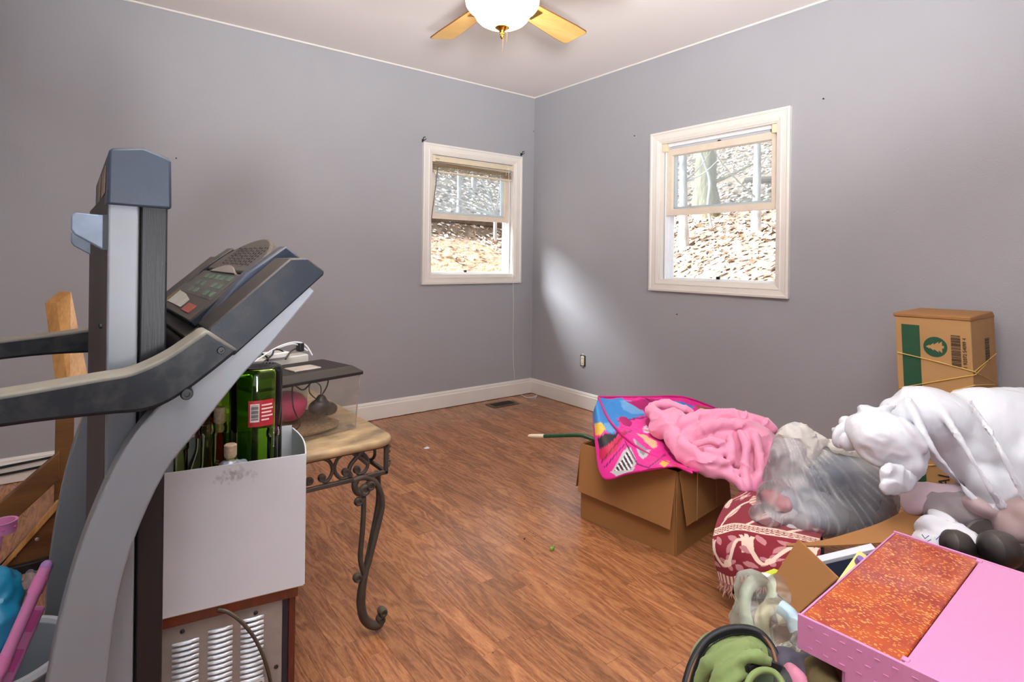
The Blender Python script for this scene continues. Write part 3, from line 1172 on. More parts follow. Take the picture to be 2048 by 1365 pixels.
bb = MB()
A = [P(113, 607, Y=2.62), P(143, 583, Y=2.62), P(186, 800, Y=2.50), P(140, 800, Y=2.50)]
bb.hexa(A, [p + V(-0.035, 0.030, 0) for p in A])
part('back_slat', bb, M_pine, ch, smooth=False, bevel=0.003, label='pale varnished slat with a pointed top')
slab('rear_leg', [(112, 770), (150, 770), (141, 1192), (104, 1192)], 2.50, 0.03, M_pined, ch)
slab('rear_leg', [(330, 690), (318, 690), (322, 760), (334, 760)], 2.50, 0.03, M_pine, ch)
slab('front_leg', [(118, 905), (118, 960), (-60, 1125), (-60, 1060)], 2.42, 0.03, M_pined, ch)
sl = slab('seat_slat', [(122, 1000), (122, 1108), (-30, 1165), (-30, 1180), (-30, 1168)], 2.30, 0.03, M_pined, ch)
slab('seat_edge', [(122, 1000), (112, 1004), (-30, 1172), (-30, 1182), (122, 1012)], 2.285, 0.014, M_pine, ch)
for q in ((89, 1039), (74, 1079), (29, 1112)):
    M = frame(P(*q, Y=2.299), (1, 0, 0), (0, 0, 1), (0, -1, 0))
    part('screw_head', MB().lathe([(0.0055, 0), (0.0055, 0.0015), (0, 0.003)], n=10, M=M), M_bright, sl)
slab('stretcher', [(122, 1112), (122, 1130), (-30, 1170), (-30, 1150)], 2.27, 0.02, M_black, ch)
# two thin black rods stand for the dark lines along the baseboard
cb = MB()
cb.tube(spline([P(-40, 945, Y=3.585), P(20, 932, Y=3.585), P(70, 922, Y=3.585), P(118, 912, Y=3.585), P(180, 900, Y=3.58)], 5), 0.006, 6)
cb.tube(spline([P(-40, 958, Y=3.583), P(30, 945, Y=3.583), P(110, 928, Y=3.583), P(180, 914, Y=3.583)], 5), 0.006, 6)
single('black_rods', cb, M_black, 'pair of black cables running along the baseboard behind the chair', 'cable')

# ------------------------------------------------------------------ tub of pink toys
M_tub = mat('white_plastic', rgb(224, 226, 230), 0.35)
M_tubin = mat('grey_plastic', rgb(150, 157, 166), 0.45)
tc_ = P(-14, 1318, D=1.13)
tub = thing('storage_tub', 'white plastic tub with a rolled rim beside the treadmill', 'tub', (tc_.x, tc_.y, 0))
R0 = 0.124
part('tub_wall', MB().lathe([(0, 0.004), (R0 * .78, 0.004), (R0 * .97, tc_.z - 0.01), (R0, tc_.z), (R0 - 0.007, tc_.z - 0.004), (R0 * .86, tc_.z - 0.15), (0, tc_.z - 0.155)], (tc_.x, tc_.y, 0), 40), M_tubin, tub)
part('tub_rim', MB().lathe([(R0 - 0.006, tc_.z - 0.004), (R0 - 0.004, tc_.z + 0.005), (R0 + 0.006, tc_.z + 0.005), (R0 + 0.010, tc_.z - 0.004), (R0 + 0.004, tc_.z - 0.012), (R0 - 0.004, tc_.z - 0.010), (R0 - 0.006, tc_.z - 0.004)], (tc_.x, tc_.y, 0), 48), M_tub, tub)

M_pink = mat('pink_plastic', rgb(214, 132, 182), 0.35, spec=0.5)
M_hotpk = mat('hot_pink_plastic', rgb(212, 92, 160), 0.4)
d1 = thing('toy_bar', 'long pink plastic toy bar with rounded mauve end leaning in the tub', 'toy', P(10, 1340, D=1.10))
a, b = P(93, 1133, D=1.10), P(-22, 1392, D=1.02)
part('tube', MB().tube([a.lerp(b, k / 10) for k in range(11)], [0.0105] * 11, 14), M_pink, d1)
part('end_cap', MB().ball(a, 0.0108, n=14), mat('mauve_plastic', rgb(176, 128, 190), 0.4), d1)
for k, l in ((0.08, 0.22), (0.70, 0.84)):
    part('sleeve', MB().tube([a.lerp(b, k + (l - k) * j / 4) for j in range(5)], 0.0122, 14), mat('sleeve_pink', rgb(222, 128, 182), 0.4), d1)
d2 = thing('toy_tray', 'flat pink toy tray with darker oblong pads leaning in the tub', 'toy', P(40, 1330, D=1.12))
a, b = P(72, 1212, D=1.135), P(-8, 1392, D=1.05)
ax = (b - a).normalized()
pn = MB()
pn.tube([a.lerp(b, k / 8) for k in range(9)], 1.0, sq=(0.034, 0.014), up=(0.45, -0.6, 0.65))
part('panel', pn, M_pink, d2, bevel=0.005, seg=3)
nrm = Vector((0.45, -0.6, 0.65))
nrm = (nrm - ax * nrm.dot(ax)).normalized()
for k in (0.10, 0.55):
    mb = MB()
    mb.obox(a.lerp(b, k + 0.08) + nrm * 0.0072, ax, ax.cross(nrm), nrm, 0.018, 0.010, 0.0012)
    part('pad', mb, M_hotpk, d2, bevel=0.001)
d3 = thing('toy_ring', 'pink plastic toy ring on a thin stem beside the chair', 'toy', P(8, 1100, D=1.3))
c = P(6, 1054, D=1.30)
part('ring', MB().lathe([(0.024, -0.013), (0.026, -0.006), (0.025, 0.010), (0.027, 0.013), (0.022, 0.013), (0.020, 0.0), (0.021, -0.013), (0.024, -0.013)], c, 28), M_pink, d3)
part('stem', MB().tube([c + V(-0.004, 0.0, -0.010), c + V(-0.020, -0.02, -0.12), c + V(-0.06, -0.05, -0.33)], 0.0065, 10), M_pink, d3)
dots = MB()
for an in (-2.4, -1.5, -0.6):
    dots.ball(c + V(math.cos(an) * 0.0252, math.sin(an) * 0.0252, 0), 0.003, n=8)
part('peg', dots, M_hotpk, d3)
lp = lump([(P(-20, 1215, D=1.12), (0.05, 0.035, 0.075)), (P(10, 1180, D=1.14), (0.026, 0.026, 0.035)), (P(2, 1255, D=1.11), (0.03, 0.03, 0.05))], 0.006, 5, lambda p, n: 0.006 * ridge(p, 28, 2))
single('blue_cushion', lp, mat('blue_vinyl', rgb(36, 134, 176), 0.35, spec=0.6), 'shiny turquoise cushion stuffed in the tub', 'cushion')
lp = lump([(P(48, 1172, D=1.16), (0.018, 0.014, 0.012)), (P(62, 1150, D=1.17), (0.012, 0.010, 0.010))], 0.004, 3, lambda p, n: 0.004 * nz(p, 80))
single('clear_wrap', lp, clear('cling', (0.95, 0.95, 0.97, 1), 0.9, 0.08, film=0.18, film_col=(0.8, 0.82, 0.85, 1), bump=0.6, bs=60), 'scrap of clear plastic wrap behind the pink toy bar', 'wrap')
# ------------------------------------------------------------------ heater cabinet under the white box
FR, FL_ = Vector((0.411, 1.266, 0)), Vector((0.131, 1.316, 0))
ux = (FR - FL_).normalized()
uy = Vector((-ux.y, ux.x, 0))
uz = Vector((0, 0, 1))


def H(a, d, z):
    """heater/box frame: a along the front from its left corner, d away from the viewer"""
    return FL_ + ux * a + uy * d + uz * z


def hbox(a0, a1, d0, d1, z0, z1, mb=None):
    mb = mb or MB()
    return mb.hexa([H(a0, d0, z0), H(a1, d0, z0), H(a1, d1, z0), H(a0, d1, z0)], [H(a0, d0, z1), H(a1, d0, z1), H(a1, d1, z1), H(a0, d1, z1)])


BW, BD, BZ0, BZ1 = 0.2845, 0.236, 0.376, 0.664
M_cherry = wood('cherry_veneer', rgb(70, 26, 14), rgb(112, 48, 26), 0.3, 'Z', 8.0, 3.0, coat=0.3)
M_alu = mat('grey_sheet_metal', rgb(146, 140, 136), 0.42, 0.25, var=0.06, vs=60, dust=(120, 110, 100, 0.4))
M_alub = mat('bright_louvre', rgb(214, 220, 226), 0.3, 0.35, var=0.08, vs=200)
ht = thing('space_heater', 'wooden cabinet heater with grey louvred back panel under the white carton', 'heater', H(BW / 2, 0.14, 0))
hs_ = MB()
hbox(-0.004, 0.010, 0.008, 0.30, 0.02, 0.352, hs_)
part('side_panel', hs_, M_cherry, ht, bevel=0.002)
hbx = MB()
hbox(0.256, 0.270, 0.008, 0.30, 0.02, 0.352, hbx)
part('side_panel', hbx, M_cherry, ht, bevel=0.002)
part('top_panel', hbox(-0.008, 0.274, 0.0, 0.31, 0.352, 0.3745), M_cherry, ht, bevel=0.002)
part('bottom_panel', hbox(0.010, 0.256, 0.012, 0.29, 0.02, 0.035), M_cherry, ht)
part('inner_case', hbox(0.012, 0.254, 0.024, 0.28, 0.036, 0.350), M_black, ht)
bp_ = part('back_panel', hbox(0.012, 0.243, 0.010, 0.016, 0.02, 0.348), M_alu, ht, bevel=0.001)
part('dark_trim', hbox(0.2435, 0.2555, 0.012, 0.022, 0.02, 0.350), mat('blue_black_trim', rgb(20, 26, 40), 0.35), ht)
for cidx, (a0, a1) in enumerate(((0.036, 0.084), (0.100, 0.146), (0.161, 0.206))):
    for k in range(26):
        z = 0.313 - k * 0.0108 + (0.004 if cidx == 1 else 0.009 if cidx == 2 else -0.004)
        if z < 0.04:
            break
        mb = MB()
        n = 7
        A = []
        for j in range(n):       # rolled louvre lip with rounded ends
            t = j / (n - 1)
            e = 0.0028 * (1 - abs(2 * t - 1) ** 6)
            A.append((a0 + (a1 - a0) * t, e))
        vs = []
        for a, e in A:
            vs += [H(a, 0.0098, z + 0.0038), H(a, 0.0098 - e * 1.2, z + 0.0018), H(a, 0.0098 - e * 1.6, z - 0.0010), H(a, 0.0098 - e * 0.2, z - 0.0030)]
        fs = []
        for j in range(n - 1):
            for q in range(3):
                fs.append((j * 4 + q, (j + 1) * 4 + q, (j + 1) * 4 + q + 1, j * 4 + q + 1))
        mb.add(vs, fs)
        o = part('louvre', mb, M_alub, bp_, smooth=True, angle=60)
for a, z in ((0.054, 0.334), (0.190, 0.334), (0.232, 0.205), (0.020, 0.18)):
    M = frame(H(a, 0.0096, z), ux, uz, -uy)
    part('screw', MB().lathe([(0.0044, 0), (0.0044, 0.0012), (0.003, 0.0026), (0, 0.003)], n=14, M=M), M_black, bp_)
stk = part('sticker', hbox(0.160, 0.208, 0.0066, 0.0072, 0.150, 0.192), mat('white_sticker', rgb(222, 222, 222), 0.5), bp_, smooth=False, label='white rating sticker')
tx = MB()
for k in range(4):
    hbox(0.163, 0.204 - 0.006 * (k % 2), 0.0063, 0.0066, 0.182 - k * 0.008, 0.185 - k * 0.008, tx)
part('sticker_print', tx, M_black, stk, smooth=False, kind='stuff')
M_cord = mat('brown_cord', rgb(64, 54, 42), 0.45, dust=(110, 98, 80, 0.7))
cpts = [H(0.118, -0.002, 0.366), H(0.135, -0.010, 0.362), H(0.160, -0.014, 0.338), H(0.186, -0.014, 0.296), H(0.204, -0.012, 0.250), H(0.216, -0.010, 0.205), H(0.224, -0.010, 0.150), H(0.222, -0.02, 0.08), H(0.20, -0.05, 0.01)]
part('power_cord', MB().tube(spline(cpts, 6), 0.0038, 8), M_cord, ht)

# ------------------------------------------------------------------ white carton of bottles
M_card = mat('white_card', rgb(208, 210, 216), 0.6, var=0.03, vs=8, bump=0.25, bs=25, bd=0.003)
M_cardin = mat('grey_card_inside', rgb(176, 174, 168), 0.75, var=0.08, vs=10)
M_edge = mat('kraft_edge', rgb(170, 138, 104), 0.8)
bx = thing('carton', 'open white cardboard carton of empty wine bottles on the heater', 'box', H(BW / 2, BD / 2, BZ0))


def panel(nm, a0, a1, d0, d1, dip=0.0, lab=None, wavy=None, edge=False):
    """carton side; wavy bends its free top edge"""
    mb = MB()
    n = 12
    lo, hi = [], []
    for i in range(n + 1):
        t = i / n
        a, d = a0 + (a1 - a0) * t, d0 + (d1 - d0) * t
        w = (wavy * math.sin(math.pi * t)) if wavy else 0
        lo.append(H(a, d, BZ0))
        hi.append(H(a + w, d, BZ1 + dip * t))
    nrm = (H(a1, d1, 0) - H(a0, d0, 0)).normalized().cross(uz) * 0.003
    mb.strip(lo, hi, nrm)
    return part(nm, mb, [M_card], bx, smooth=True, angle=50, label=lab)


panel('front_panel', 0, BW, 0, 0)
panel('side_panel', BW, BW, 0, BD, -0.006, wavy=0.010)
panel('rear_panel', BW, 0, BD, BD, 0.0)
panel('side_panel', 0, 0, BD, 0, 0.0)
part('bottom_panel', hbox(0.003, BW - 0.003, 0.003, BD - 0.003, BZ0, BZ0 + 0.004), M_card, bx)
stn = MB()
rs_ = random.Random(3)
for i in range(60):
    a, z = 0.145 + rs_.gauss(0, 0.020), 0.640 + rs_.gauss(0, 0.007)
    s = rs_.uniform(0.0012, 0.0045)
    c = H(a, -0.0034, z)
    stn.add([c + ux * s * math.cos(q * 1.047) + uz * s * 1.4 * math.sin(q * 1.047) for q in range(6)], [tuple(range(6))])
part('stain', stn, clear('faint_stain', (1, 1, 1, 1), 0, 1, film=0.10, film_col=rgb(150, 132, 104), ior=1.01), bx, smooth=False, kind='stuff')
part('kraft_flute', hbox(0, BW, -0.0032, 0.001, BZ0 - 0.0012, BZ0), M_edge, bx)

M_green = clear('green_bottle_glass', (0.68, 0.86, 0.36, 1), 0.9, 0.03, ior=1.35)
M_olive = clear('olive_bottle_glass', (0.88, 0.90, 0.68, 1), 0.9, 0.03, ior=1.35)
M_clrg = clear('clear_bottle_glass', (0.96, 0.98, 0.95, 1), 0.9, 0.03, ior=1.35)
M_cork = mat('cork', rgb(198, 172, 140), 0.8, var=0.2, vs=150)
M_redlab = mat('red_label', rgb(178, 30, 40), 0.45)
M_whlab = mat('label_print', rgb(232, 214, 210), 0.5)


def bottle_profile(R, h, rn, sh):
    """outside of a wine bottle standing on z=0"""
    out = [(0, 0.012), (R * 0.5, 0.008), (R * 0.82, 0.0), (R * 0.96, 0.004), (R, 0.014)]
    out += [(R, h * sh)]
    for k in range(1, 9):
        t = k / 8
        out.append((rn + (R - rn) * (0.5 + 0.5 * math.cos(math.pi * t)), h * sh + (h * 0.20) * t))
    out += [(rn, h - 0.022), (rn + 0.002, h - 0.020), (rn + 0.002, h - 0.008), (rn + 0.0005, h - 0.006), (rn + 0.0005, h), (rn - 0.003, h)]
    return out


def bottle(label, a, d, z, R, h, m, tilt=(0, 0), flip=False, cork=0, foil=None, lab=None, group=None):
    c = H(a, d, z)
    t = thing('wine_bottle', label, 'bottle', c, group)
    M = Matrix.Translation(c) @ Matrix.Rotation(tilt[0], 4, ux) @ Matrix.Rotation(tilt[1], 4, uy)
    if flip:
        M = M @ Matrix.Translation((0, 0, h)) @ Matrix.Rotation(math.pi, 4, 'X')
    rn = 0.0135
    pr0 = bottle_profile(R, h, rn, 0.58)
    th = 0.003
    inn = [(max(0, r - th), zz + (th if i < 5 else 0)) for i, (r, zz) in enumerate(pr0[:-1])][::-1]
    part('glass', MB().lathe(pr0 + inn[1:], n=32, M=M), m, t, angle=70)
    if cork:
        part('stopper', MB().lathe([(rn - 0.0035, h - 0.02), (rn - 0.003, h), (rn - 0.0008, h + 0.004), (rn - 0.0008, h + cork), (rn - 0.003, h + cork + 0.002), (0, h + cork + 0.002)], n=18, M=M), M_cork, t)
    if foil:
        part('foil', MB().lathe([(rn + 0.0012, h - 0.06), (rn + 0.0026, h - 0.03), (rn + 0.0026, h + 0.001), (0, h + 0.001)], n=18, M=M), foil, t)
    if lab:
        a0, a1, z0, z1 = lab
        mb = MB()

        def fn(u, v):
            an = a0 + (a1 - a0) * u
            return M @ Vector(((R + 0.0006) * math.cos(an), (R + 0.0006) * math.sin(an), z0 + (z1 - z0) * v))
        mb.grid(16, 2, fn)
        lb_ = part('paper_label', mb, M_redlab, t)

        def patch(nm, u0, u1, v0, v1, m2, lift=0.0012, kind=None, mb2=None, make=True):
            mb2 = mb2 or MB()

            def f2(u, v):
                an = a0 + (a1 - a0) * (u0 + (u1 - u0) * u)
                return M @ Vector(((R + lift) * math.cos(an), (R + lift) * math.sin(an), z0 + (z1 - z0) * (v0 + (v1 - v0) * v)))
            mb2.grid(4, 1, f2)
            if make:
                part(nm, mb2, m2, lb_, kind=kind)
            return mb2
        return t, patch
    return t, None


bz = BZ0 + 0.004
ZU = BZ1
_, patch = bottle('large green magnum bottle standing upside down with red label and barcode', 0.192, 0.115, bz + 0.012, 0.056, 0.455, M_green, flip=True, lab=(math.pi * 0.665, math.pi * 0.36, 0.070, 0.128))
# label seen upside down on the inverted bottle: white barcode and rows of print
patch('barcode_ground', 0.07, 0.42, 0.12, 0.82, M_whlab)
bars = MB()
for k in range(11):
    patch('', 0.11, 0.38, 0.18 + k * 0.052, 0.18 + k * 0.052 + (0.034 if k % 3 else 0.02), None, 0.0016, mb2=bars, make=False)
part('barcode', bars, M_black, [o for o in COL.objects if o.name.startswith('barcode_ground')][0], kind='stuff')
rows = MB()
for k, (u0, u1) in enumerate(((0.50, 0.93), (0.50, 0.97), (0.50, 0.90), (0.50, 0.96), (0.5, 0.80))):
    patch('', u0, u1, 0.16 + k * 0.14, 0.16 + k * 0.14 + 0.06, None, 0.0012, mb2=rows, make=False)
part('small_print', rows, M_whlab, [o for o in COL.objects if o.name.startswith('paper_label')][0], kind='stuff')
_, patch = bottle('dark green magnum bottle upside down with tall red label', 0.150, 0.178, bz + 0.004, 0.052, 0.442, M_green, flip=True, lab=(math.pi * 1.02, math.pi * 0.70, 0.10, 0.30))
pb = [o for o in COL.objects if o.name.startswith('paper_label')][-1]
ar = MB()
for k in (0, 1):
    patch('', 0.62, 0.80, 0.50 - 0.03 * k, 0.52 - 0.03 * k, None, 0.0013, mb2=ar, make=False)
patch('', 0.30, 0.70, 0.16, 0.19, None, 0.0013, mb2=ar, make=False)
part('label_mark', ar, M_whlab, pb, kind='stuff')
bottle('open olive-tinted wine bottle with long bare neck', 0.094, 0.055, bz, 0.037, 0.358, M_olive, tilt=(0.0, 0.0))
bottle('olive wine bottle closed with a long cork', 0.118, 0.132, bz, 0.030, 0.338, M_olive, cork=0.034)
bottle('low bottle with cork and crumpled foil sleeve near the carton front', 0.138, 0.040, bz, 0.030, 0.286, M_olive, cork=0.026)
bottle('clear glass bottle with bare mouth at the carton side', 0.225, 0.052, bz, 0.032, 0.338, M_clrg)
bottle('dark olive bottle deepest behind the treadmill upright', 0.044, 0.080, bz, 0.037, 0.325, M_olive)
bottle('bottle sealed in dark red foil behind the corked ones', 0.082, 0.190, bz, 0.034, 0.355, M_olive, foil=mat('dark_red_foil', rgb(92, 26, 24), 0.4))
fo = lump([(H(0.138, 0.036, bz + 0.268), (0.026, 0.020, 0.014)), (H(0.156, 0.042, bz + 0.266), (0.018, 0.016, 0.010))], 0.0035, 2, lambda p, n: 0.006 * nz(p, 90, 3))
single('crumpled_foil', fo, mat('blue_grey_foil', rgb(160, 166, 180), 0.4, 0.3, var=0.3, vs=80), 'crumpled silver-blue foil round the low cork in the carton', 'foil')

# ------------------------------------------------------------------ wrought-iron table
M_iron = mat('wrought_iron', rgb(58, 50, 45), 0.5, var=0.2, vs=30, dust=(104, 90, 74, 0.4), spec=0.5)
M_stone = mat('faux_stone', rgb(148, 124, 92), 0.5, var=0.5, vs=16, bump=0.25, bs=40, stretch=(0.8, 1.3, 1.0), detail=12)
TX0, TX1, TY0, TY1, TZ = 0.165, 0.760, 1.512, 2.36, 0.575
tb = thing('iron_table', 'low table with mottled stone top and scrolled black iron legs', 'table', ((TX0 + TX1) / 2, (TY0 + TY1) / 2, 0))
rc = 0.06
poly = []
for cx, cy, s in ((TX1 - rc, TY0 + rc, -90), (TX1 - rc, TY1 - rc, 0), (TX0 + rc, TY1 - rc, 90), (TX0 + rc, TY0 + rc, 180)):
    for k in range(7):
        an = math.radians(s + 90 * k / 6)
        poly.append(Vector((cx + rc * math.cos(an), cy + rc * math.sin(an), TZ - 0.024)))
part('tabletop', MB().prism(poly, (0, 0, 0.024)), M_stone, tb, bevel=0.010, seg=4)
FY, RX = 1.545, 0.738          # planes of the front and the end apron


def on_front(pts, k=6):
    return spline([P(580 + x / 3.25, 850 + y / 3.25, Y=FY) for x, y in pts], k)


def curl(mb, x, y, r=0.011, plane=None, th=0.008):
    c = P(580 + x / 3.25, 850 + y / 3.25, Y=FY)
    M = frame(c, (1, 0, 0), (0, 0, 1), (0, -1, 0))
    mb.lathe([(0, -th), (r * .8, -th), (r, -th * .5), (r, th * .5), (r * .8, th), (r * 0.5, th), (r * 0.4, th * .7), (0, th * .7)], n=16, M=M)


apz = P(580 + 545 / 3.25, 850 + 325 / 3.25, Y=FY).z
ap = MB().box(TX0 + 0.03, RX + 0.004, FY - 0.006, FY + 0.006, apz - 0.006, apz + 0.006)
fa = part('front_rail', ap, M_iron, tb, bevel=0.002)
part('top_rail', MB().box(TX0 + 0.03, RX + 0.004, FY - 0.006, FY + 0.006, TZ - 0.034, TZ - 0.0245), M_iron, tb, bevel=0.002)
scr = [[(207, 350), (225, 372), (258, 345), (276, 290), (255, 238), (200, 218), (140, 226), (90, 262), (62, 320), (75, 372), (110, 388), (128, 366)],
       [(360, 308), (378, 335), (335, 350), (298, 320), (290, 270), (318, 212), (375, 180), (440, 174), (492, 205), (506, 258), (484, 305), (445, 318), (432, 296)],
       [(398, 335), (383, 300), (396, 258), (430, 215), (462, 178), (492, 150)],
       [(405, 180), (448, 208), (500, 250)]]
for i, s in enumerate(scr):
    part('scroll', MB().tube(on_front(s), 0.0052 if i < 2 else 0.0065, 8), M_iron, tb)
for x, y in ((207, 346), (126, 368), (360, 308), (434, 292)):
    mb = MB()
    curl(mb, x, y)
    part('scroll_end', mb, M_iron, tb)
# the same pair of scrolls again farther along the front, behind the carton
for o in [x for x in COL.objects if x.parent == tb and x.name.startswith('scroll')]:
    c = o.copy()
    COL.objects.link(c)
    c.location = Vector(o.location) + Vector((-0.235, 0, 0))


def leg_parts(tag_, dx, dy, my=1):
    """one scrolled corner leg, as measured at the front corner then shifted"""
    R3 = lambda x, y: P(580 + x / 3.25, 850 + y / 3.25, Y=FY) + Vector((dx, dy, 0))

    def mir(p):
        return p if my == 1 else Vector((p.x, 2 * (FY + dy) - p.y, p.z))
    mb = MB()
    inner = spline([R3(*q) for q in ((478, 470), (478, 560), (470, 700), (460, 800), (458, 880), (474, 950), (486, 985))], 5)
    mb.tube(inner, [0.0075] * len(inner), 10)
    front = spline([R3(*q) for q in ((410, 362), (480, 342), (545, 365), (585, 430), (600, 510), (585, 600), (560, 700), (535, 800), (512, 890), (490, 960), (474, 1030), (464, 1100), (462, 1180), (480, 1255), (525, 1300), (575, 1298), (590, 1262))], 5)
    rad = [0.0085 + (0.0045 * min(1, max(0, (i / len(front) - 0.52) * 6))) for i in range(len(front))]
    mb.tube(front, rad, 10)
    # its twin bows outward along the table end
    out = []
    for q in ((560, 315), (605, 335), (632, 400), (628, 500), (605, 600), (575, 710), (545, 810), (515, 900), (492, 975)):
        p = R3(*q)
        out.append(p)
    b0 = out[0].x
    end = []
    for i, p in enumerate(out):
        k = min(1.0, i / (len(out) - 1))
        sh = 0.055 * (1 - k) ** 0.8 * min(1, i * 0.5)
        end.append(Vector((p.x - sh * 0.2, p.y + sh, p.z)))
    e = spline(end, 5)
    mb.tube(e, 0.008, 10)
    lg_ = part('leg', mb, M_iron, tb)
    for x, y, r, th in ((485, 425, 0.017, 0.010), (520, 395, 0.014, 0.012), (445, 500, 0.0125, 0.008), (437, 995, 0.0125, 0.010), (600, 1215, 0.013, 0.014), (588, 1265, 0.013, 0.012)):
        M = frame(R3(x, y), (1, 0, 0), (0, 0, 1), (0, -1, 0))
        q = MB().lathe([(0, -th), (r * .8, -th), (r, -th * .5), (r, th * .5), (r * .8, th), (r * 0.5, th), (r * 0.4, th * .7), (0, th * .7)], n=18, M=M)
        part('leg_scroll', q, M_iron, lg_)
    ck = MB().tube(spline([R3(430, 362), R3(420, 400), R3(440, 440), R3(480, 445)], 5), 0.0095, 10)
    part('leg_bracket', ck, M_iron, lg_)
    return lg_


leg_parts('a', 0, 0)
leg_parts('b', 0, TY1 - 0.05 - FY - 0.02)
leg_parts('c', -0.545, 0)
leg_parts('d', -0.545, TY1 - 0.05 - FY - 0.02)
for y in (FY, TY1 - 0.04):
    for x in (RX, TX0 + 0.03):
        part('corner_post', MB().box(x - 0.006, x + 0.006, y - 0.006, y + 0.006, apz - 0.005, TZ - 0.0245), M_iron, tb, bevel=0.002)
for z in (apz, TZ - 0.0295):
    for x in (RX, TX0 + 0.03):
        part('end_rail', MB().box(x - 0.006, x + 0.006, FY, TY1 - 0.04, z - 0.005, z + 0.005), M_iron, tb, bevel=0.002)
part('rear_rail', MB().box(TX0 + 0.03, RX, TY1 - 0.046, TY1 - 0.034, apz - 0.005, apz + 0.005), M_iron, tb, bevel=0.002)
for k in range(3):
    mb = MB()
    c = Vector((RX, 1.70 + 0.22 * k, (apz + TZ - 0.04) / 2))
    q = [c + Vector((0, 0.085 * math.cos(a) * (1 - a / 40), 0.036 * math.sin(a))) for a in [i * 0.3 for i in range(19)]]
    mb.tube(q, 0.005, 8)
    part('scroll', mb, M_iron, tb)
lfm = MB()
rlf = random.Random(7)
for k in range(9):
    c = Vector((RX + 0.012 + rlf.uniform(-.004, .006), FY + 0.012, apz + 0.012 + k * 0.0075))
    lfm.ball(c, 0.009, 0.006, 0.0055, n=8, M=Matrix.Rotation(rlf.uniform(-0.8, 0.8), 3, 'Y'))
part('leaf_ornament', lfm, mat('gilded_iron', rgb(92, 74, 54), 0.45, 0.3, var=0.4, vs=90), tb, kind='stuff', label='gilded leaf cluster at the corner')

# ------------------------------------------------------------------ plastic terrarium and what lies round it
M_acr = clear('clear_acrylic', (0.98, 0.98, 0.97, 1), 0.9, 0.04, film=0.11, film_col=rgb(196, 180, 160), scratch=9)
M_lid = mat('black_mesh_lid', rgb(20, 19, 19), 0.5, dust=(48, 41, 36, 0.5))
FRT = P(718, 858, Z=TZ)
tdir = Vector((math.cos(math.radians(13)), math.sin(math.radians(13)), 0))
tper = Vector((-tdir.y, tdir.x, 0))


def T(a, d, z):
    """terrarium frame: a leftwards from its front corner, d backwards"""
    return FRT - tdir * a + tper * d + uz * (z)


def tbx(a0, a1, d0, d1, z0, z1, i=0.0, mb=None):
    mb = mb or MB()
    return mb.hexa([T(a0 + i, d0 + i, z0), T(a1 - i, d0 + i, z0), T(a1 - i, d1 - i, z0), T(a0 + i, d1 - i, z0)], [T(a0, d0, z1), T(a1, d0, z1), T(a1, d1, z1), T(a0, d1, z1)])


TL, TD, TH_ = 0.33, 0.19, 0.168
te = thing('terrarium', 'clear plastic terrarium with black slotted lid on the iron table', 'terrarium', T(TL / 2, TD / 2, 0.001))
wl = MB()
pts = {}
for k, (i, z) in enumerate(((0.008, 0.003), (0.0, TH_))):
    pts[k] = [T(i, i, z), T(TL - i, i, z), T(TL - i, TD - i, z), T(i, TD - i, z)]
for s in range(4):
    e = (s + 1) % 4
    wl.add([pts[0][s], pts[0][e], pts[1][e], pts[1][s]], [(0, 1, 2, 3)])
wl.add(pts[0], [(3, 2, 1, 0)])
part('clear_tank', wl, M_acr, te, smooth=False)
part('tank_edge', MB().tube([pts[0][0] + uz * 0.002, pts[1][0]], 0.0022, 8), clear('edge_gleam', (0.9, 0.88, 0.86, 1), 0.95, 0.1, film=0.25, film_col=rgb(220, 206, 196)), te)
part('substrate', lump([(T(TL / 2, TD / 2 + 0.02, 0.012), (0.155, 0.085, 0.020)), (T(TL * .5, TD * .75, 0.030), (0.13, 0.045, 0.026))], 0.006, 3, lambda p, n: 0.004 * nz(p, 60)), mat('soil', rgb(112, 86, 62), 0.95, var=0.35, vs=120), te)
lm = MB()
lip = [(-0.006, 0.168), (-0.008, 0.168), (-0.008, 0.178), (0.018, 0.196)]
A0 = [T(-0.008, -0.008, TH_ - 0.002), T(TL + 0.008, -0.008, TH_ - 0.002), T(TL + 0.008, TD + 0.008, TH_ - 0.002), T(-0.008, TD + 0.008, TH_ - 0.002)]
A1 = [p + uz * 0.010 for p in A0]
A2 = [T(0.012, 0.020, TH_ + 0.024), T(TL - 0.012, 0.020, TH_ + 0.024), T(TL - 0.012, TD - 0.006, TH_ + 0.024), T(0.012, TD - 0.006, TH_ + 0.024)]
lm.hexa(A0, A1)
lid = part('lid', lm, M_lid, te, bevel=0.002)
dome = MB().add(A1 + A2, [(0, 1, 5, 4), (1, 2, 6, 5), (2, 3, 7, 6), (3, 0, 4, 7), (4, 5, 6, 7)])
part('lid_dome', dome, M_lid, lid, smooth=False)
slots = MB()
nrm_f = (A2[0] - A1[0])
for k in range(60):      # fine slots pressed into the sloping front of the lid and its top
    t = (k + 0.5) / 60
    a, b = A1[0].lerp(A1[1], t), A2[0].lerp(A2[1], t)
    o_ = Vector((0, -0.0006, 0.0006))
    w = tdir * 0.0011
    p, q = a.lerp(b, 0.15) + o_, a.lerp(b, 0.85) + o_
    slots.add([p - w, p + w, q + w, q - w], [(0, 1, 2, 3)])
    p, q = A2[0].lerp(A2[1], t).lerp(A2[3].lerp(A2[2], t), 0.06) + uz * 0.0006, A2[0].lerp(A2[1], t).lerp(A2[3].lerp(A2[2], t), 0.94) + uz * 0.0006
    slots.add([p - w, p + w, q + w, q - w], [(0, 1, 2, 3)])
part('lid_slots', slots, mat('slot_grey', rgb(58, 52, 48), 0.6), lid, smooth=False, kind='stuff')
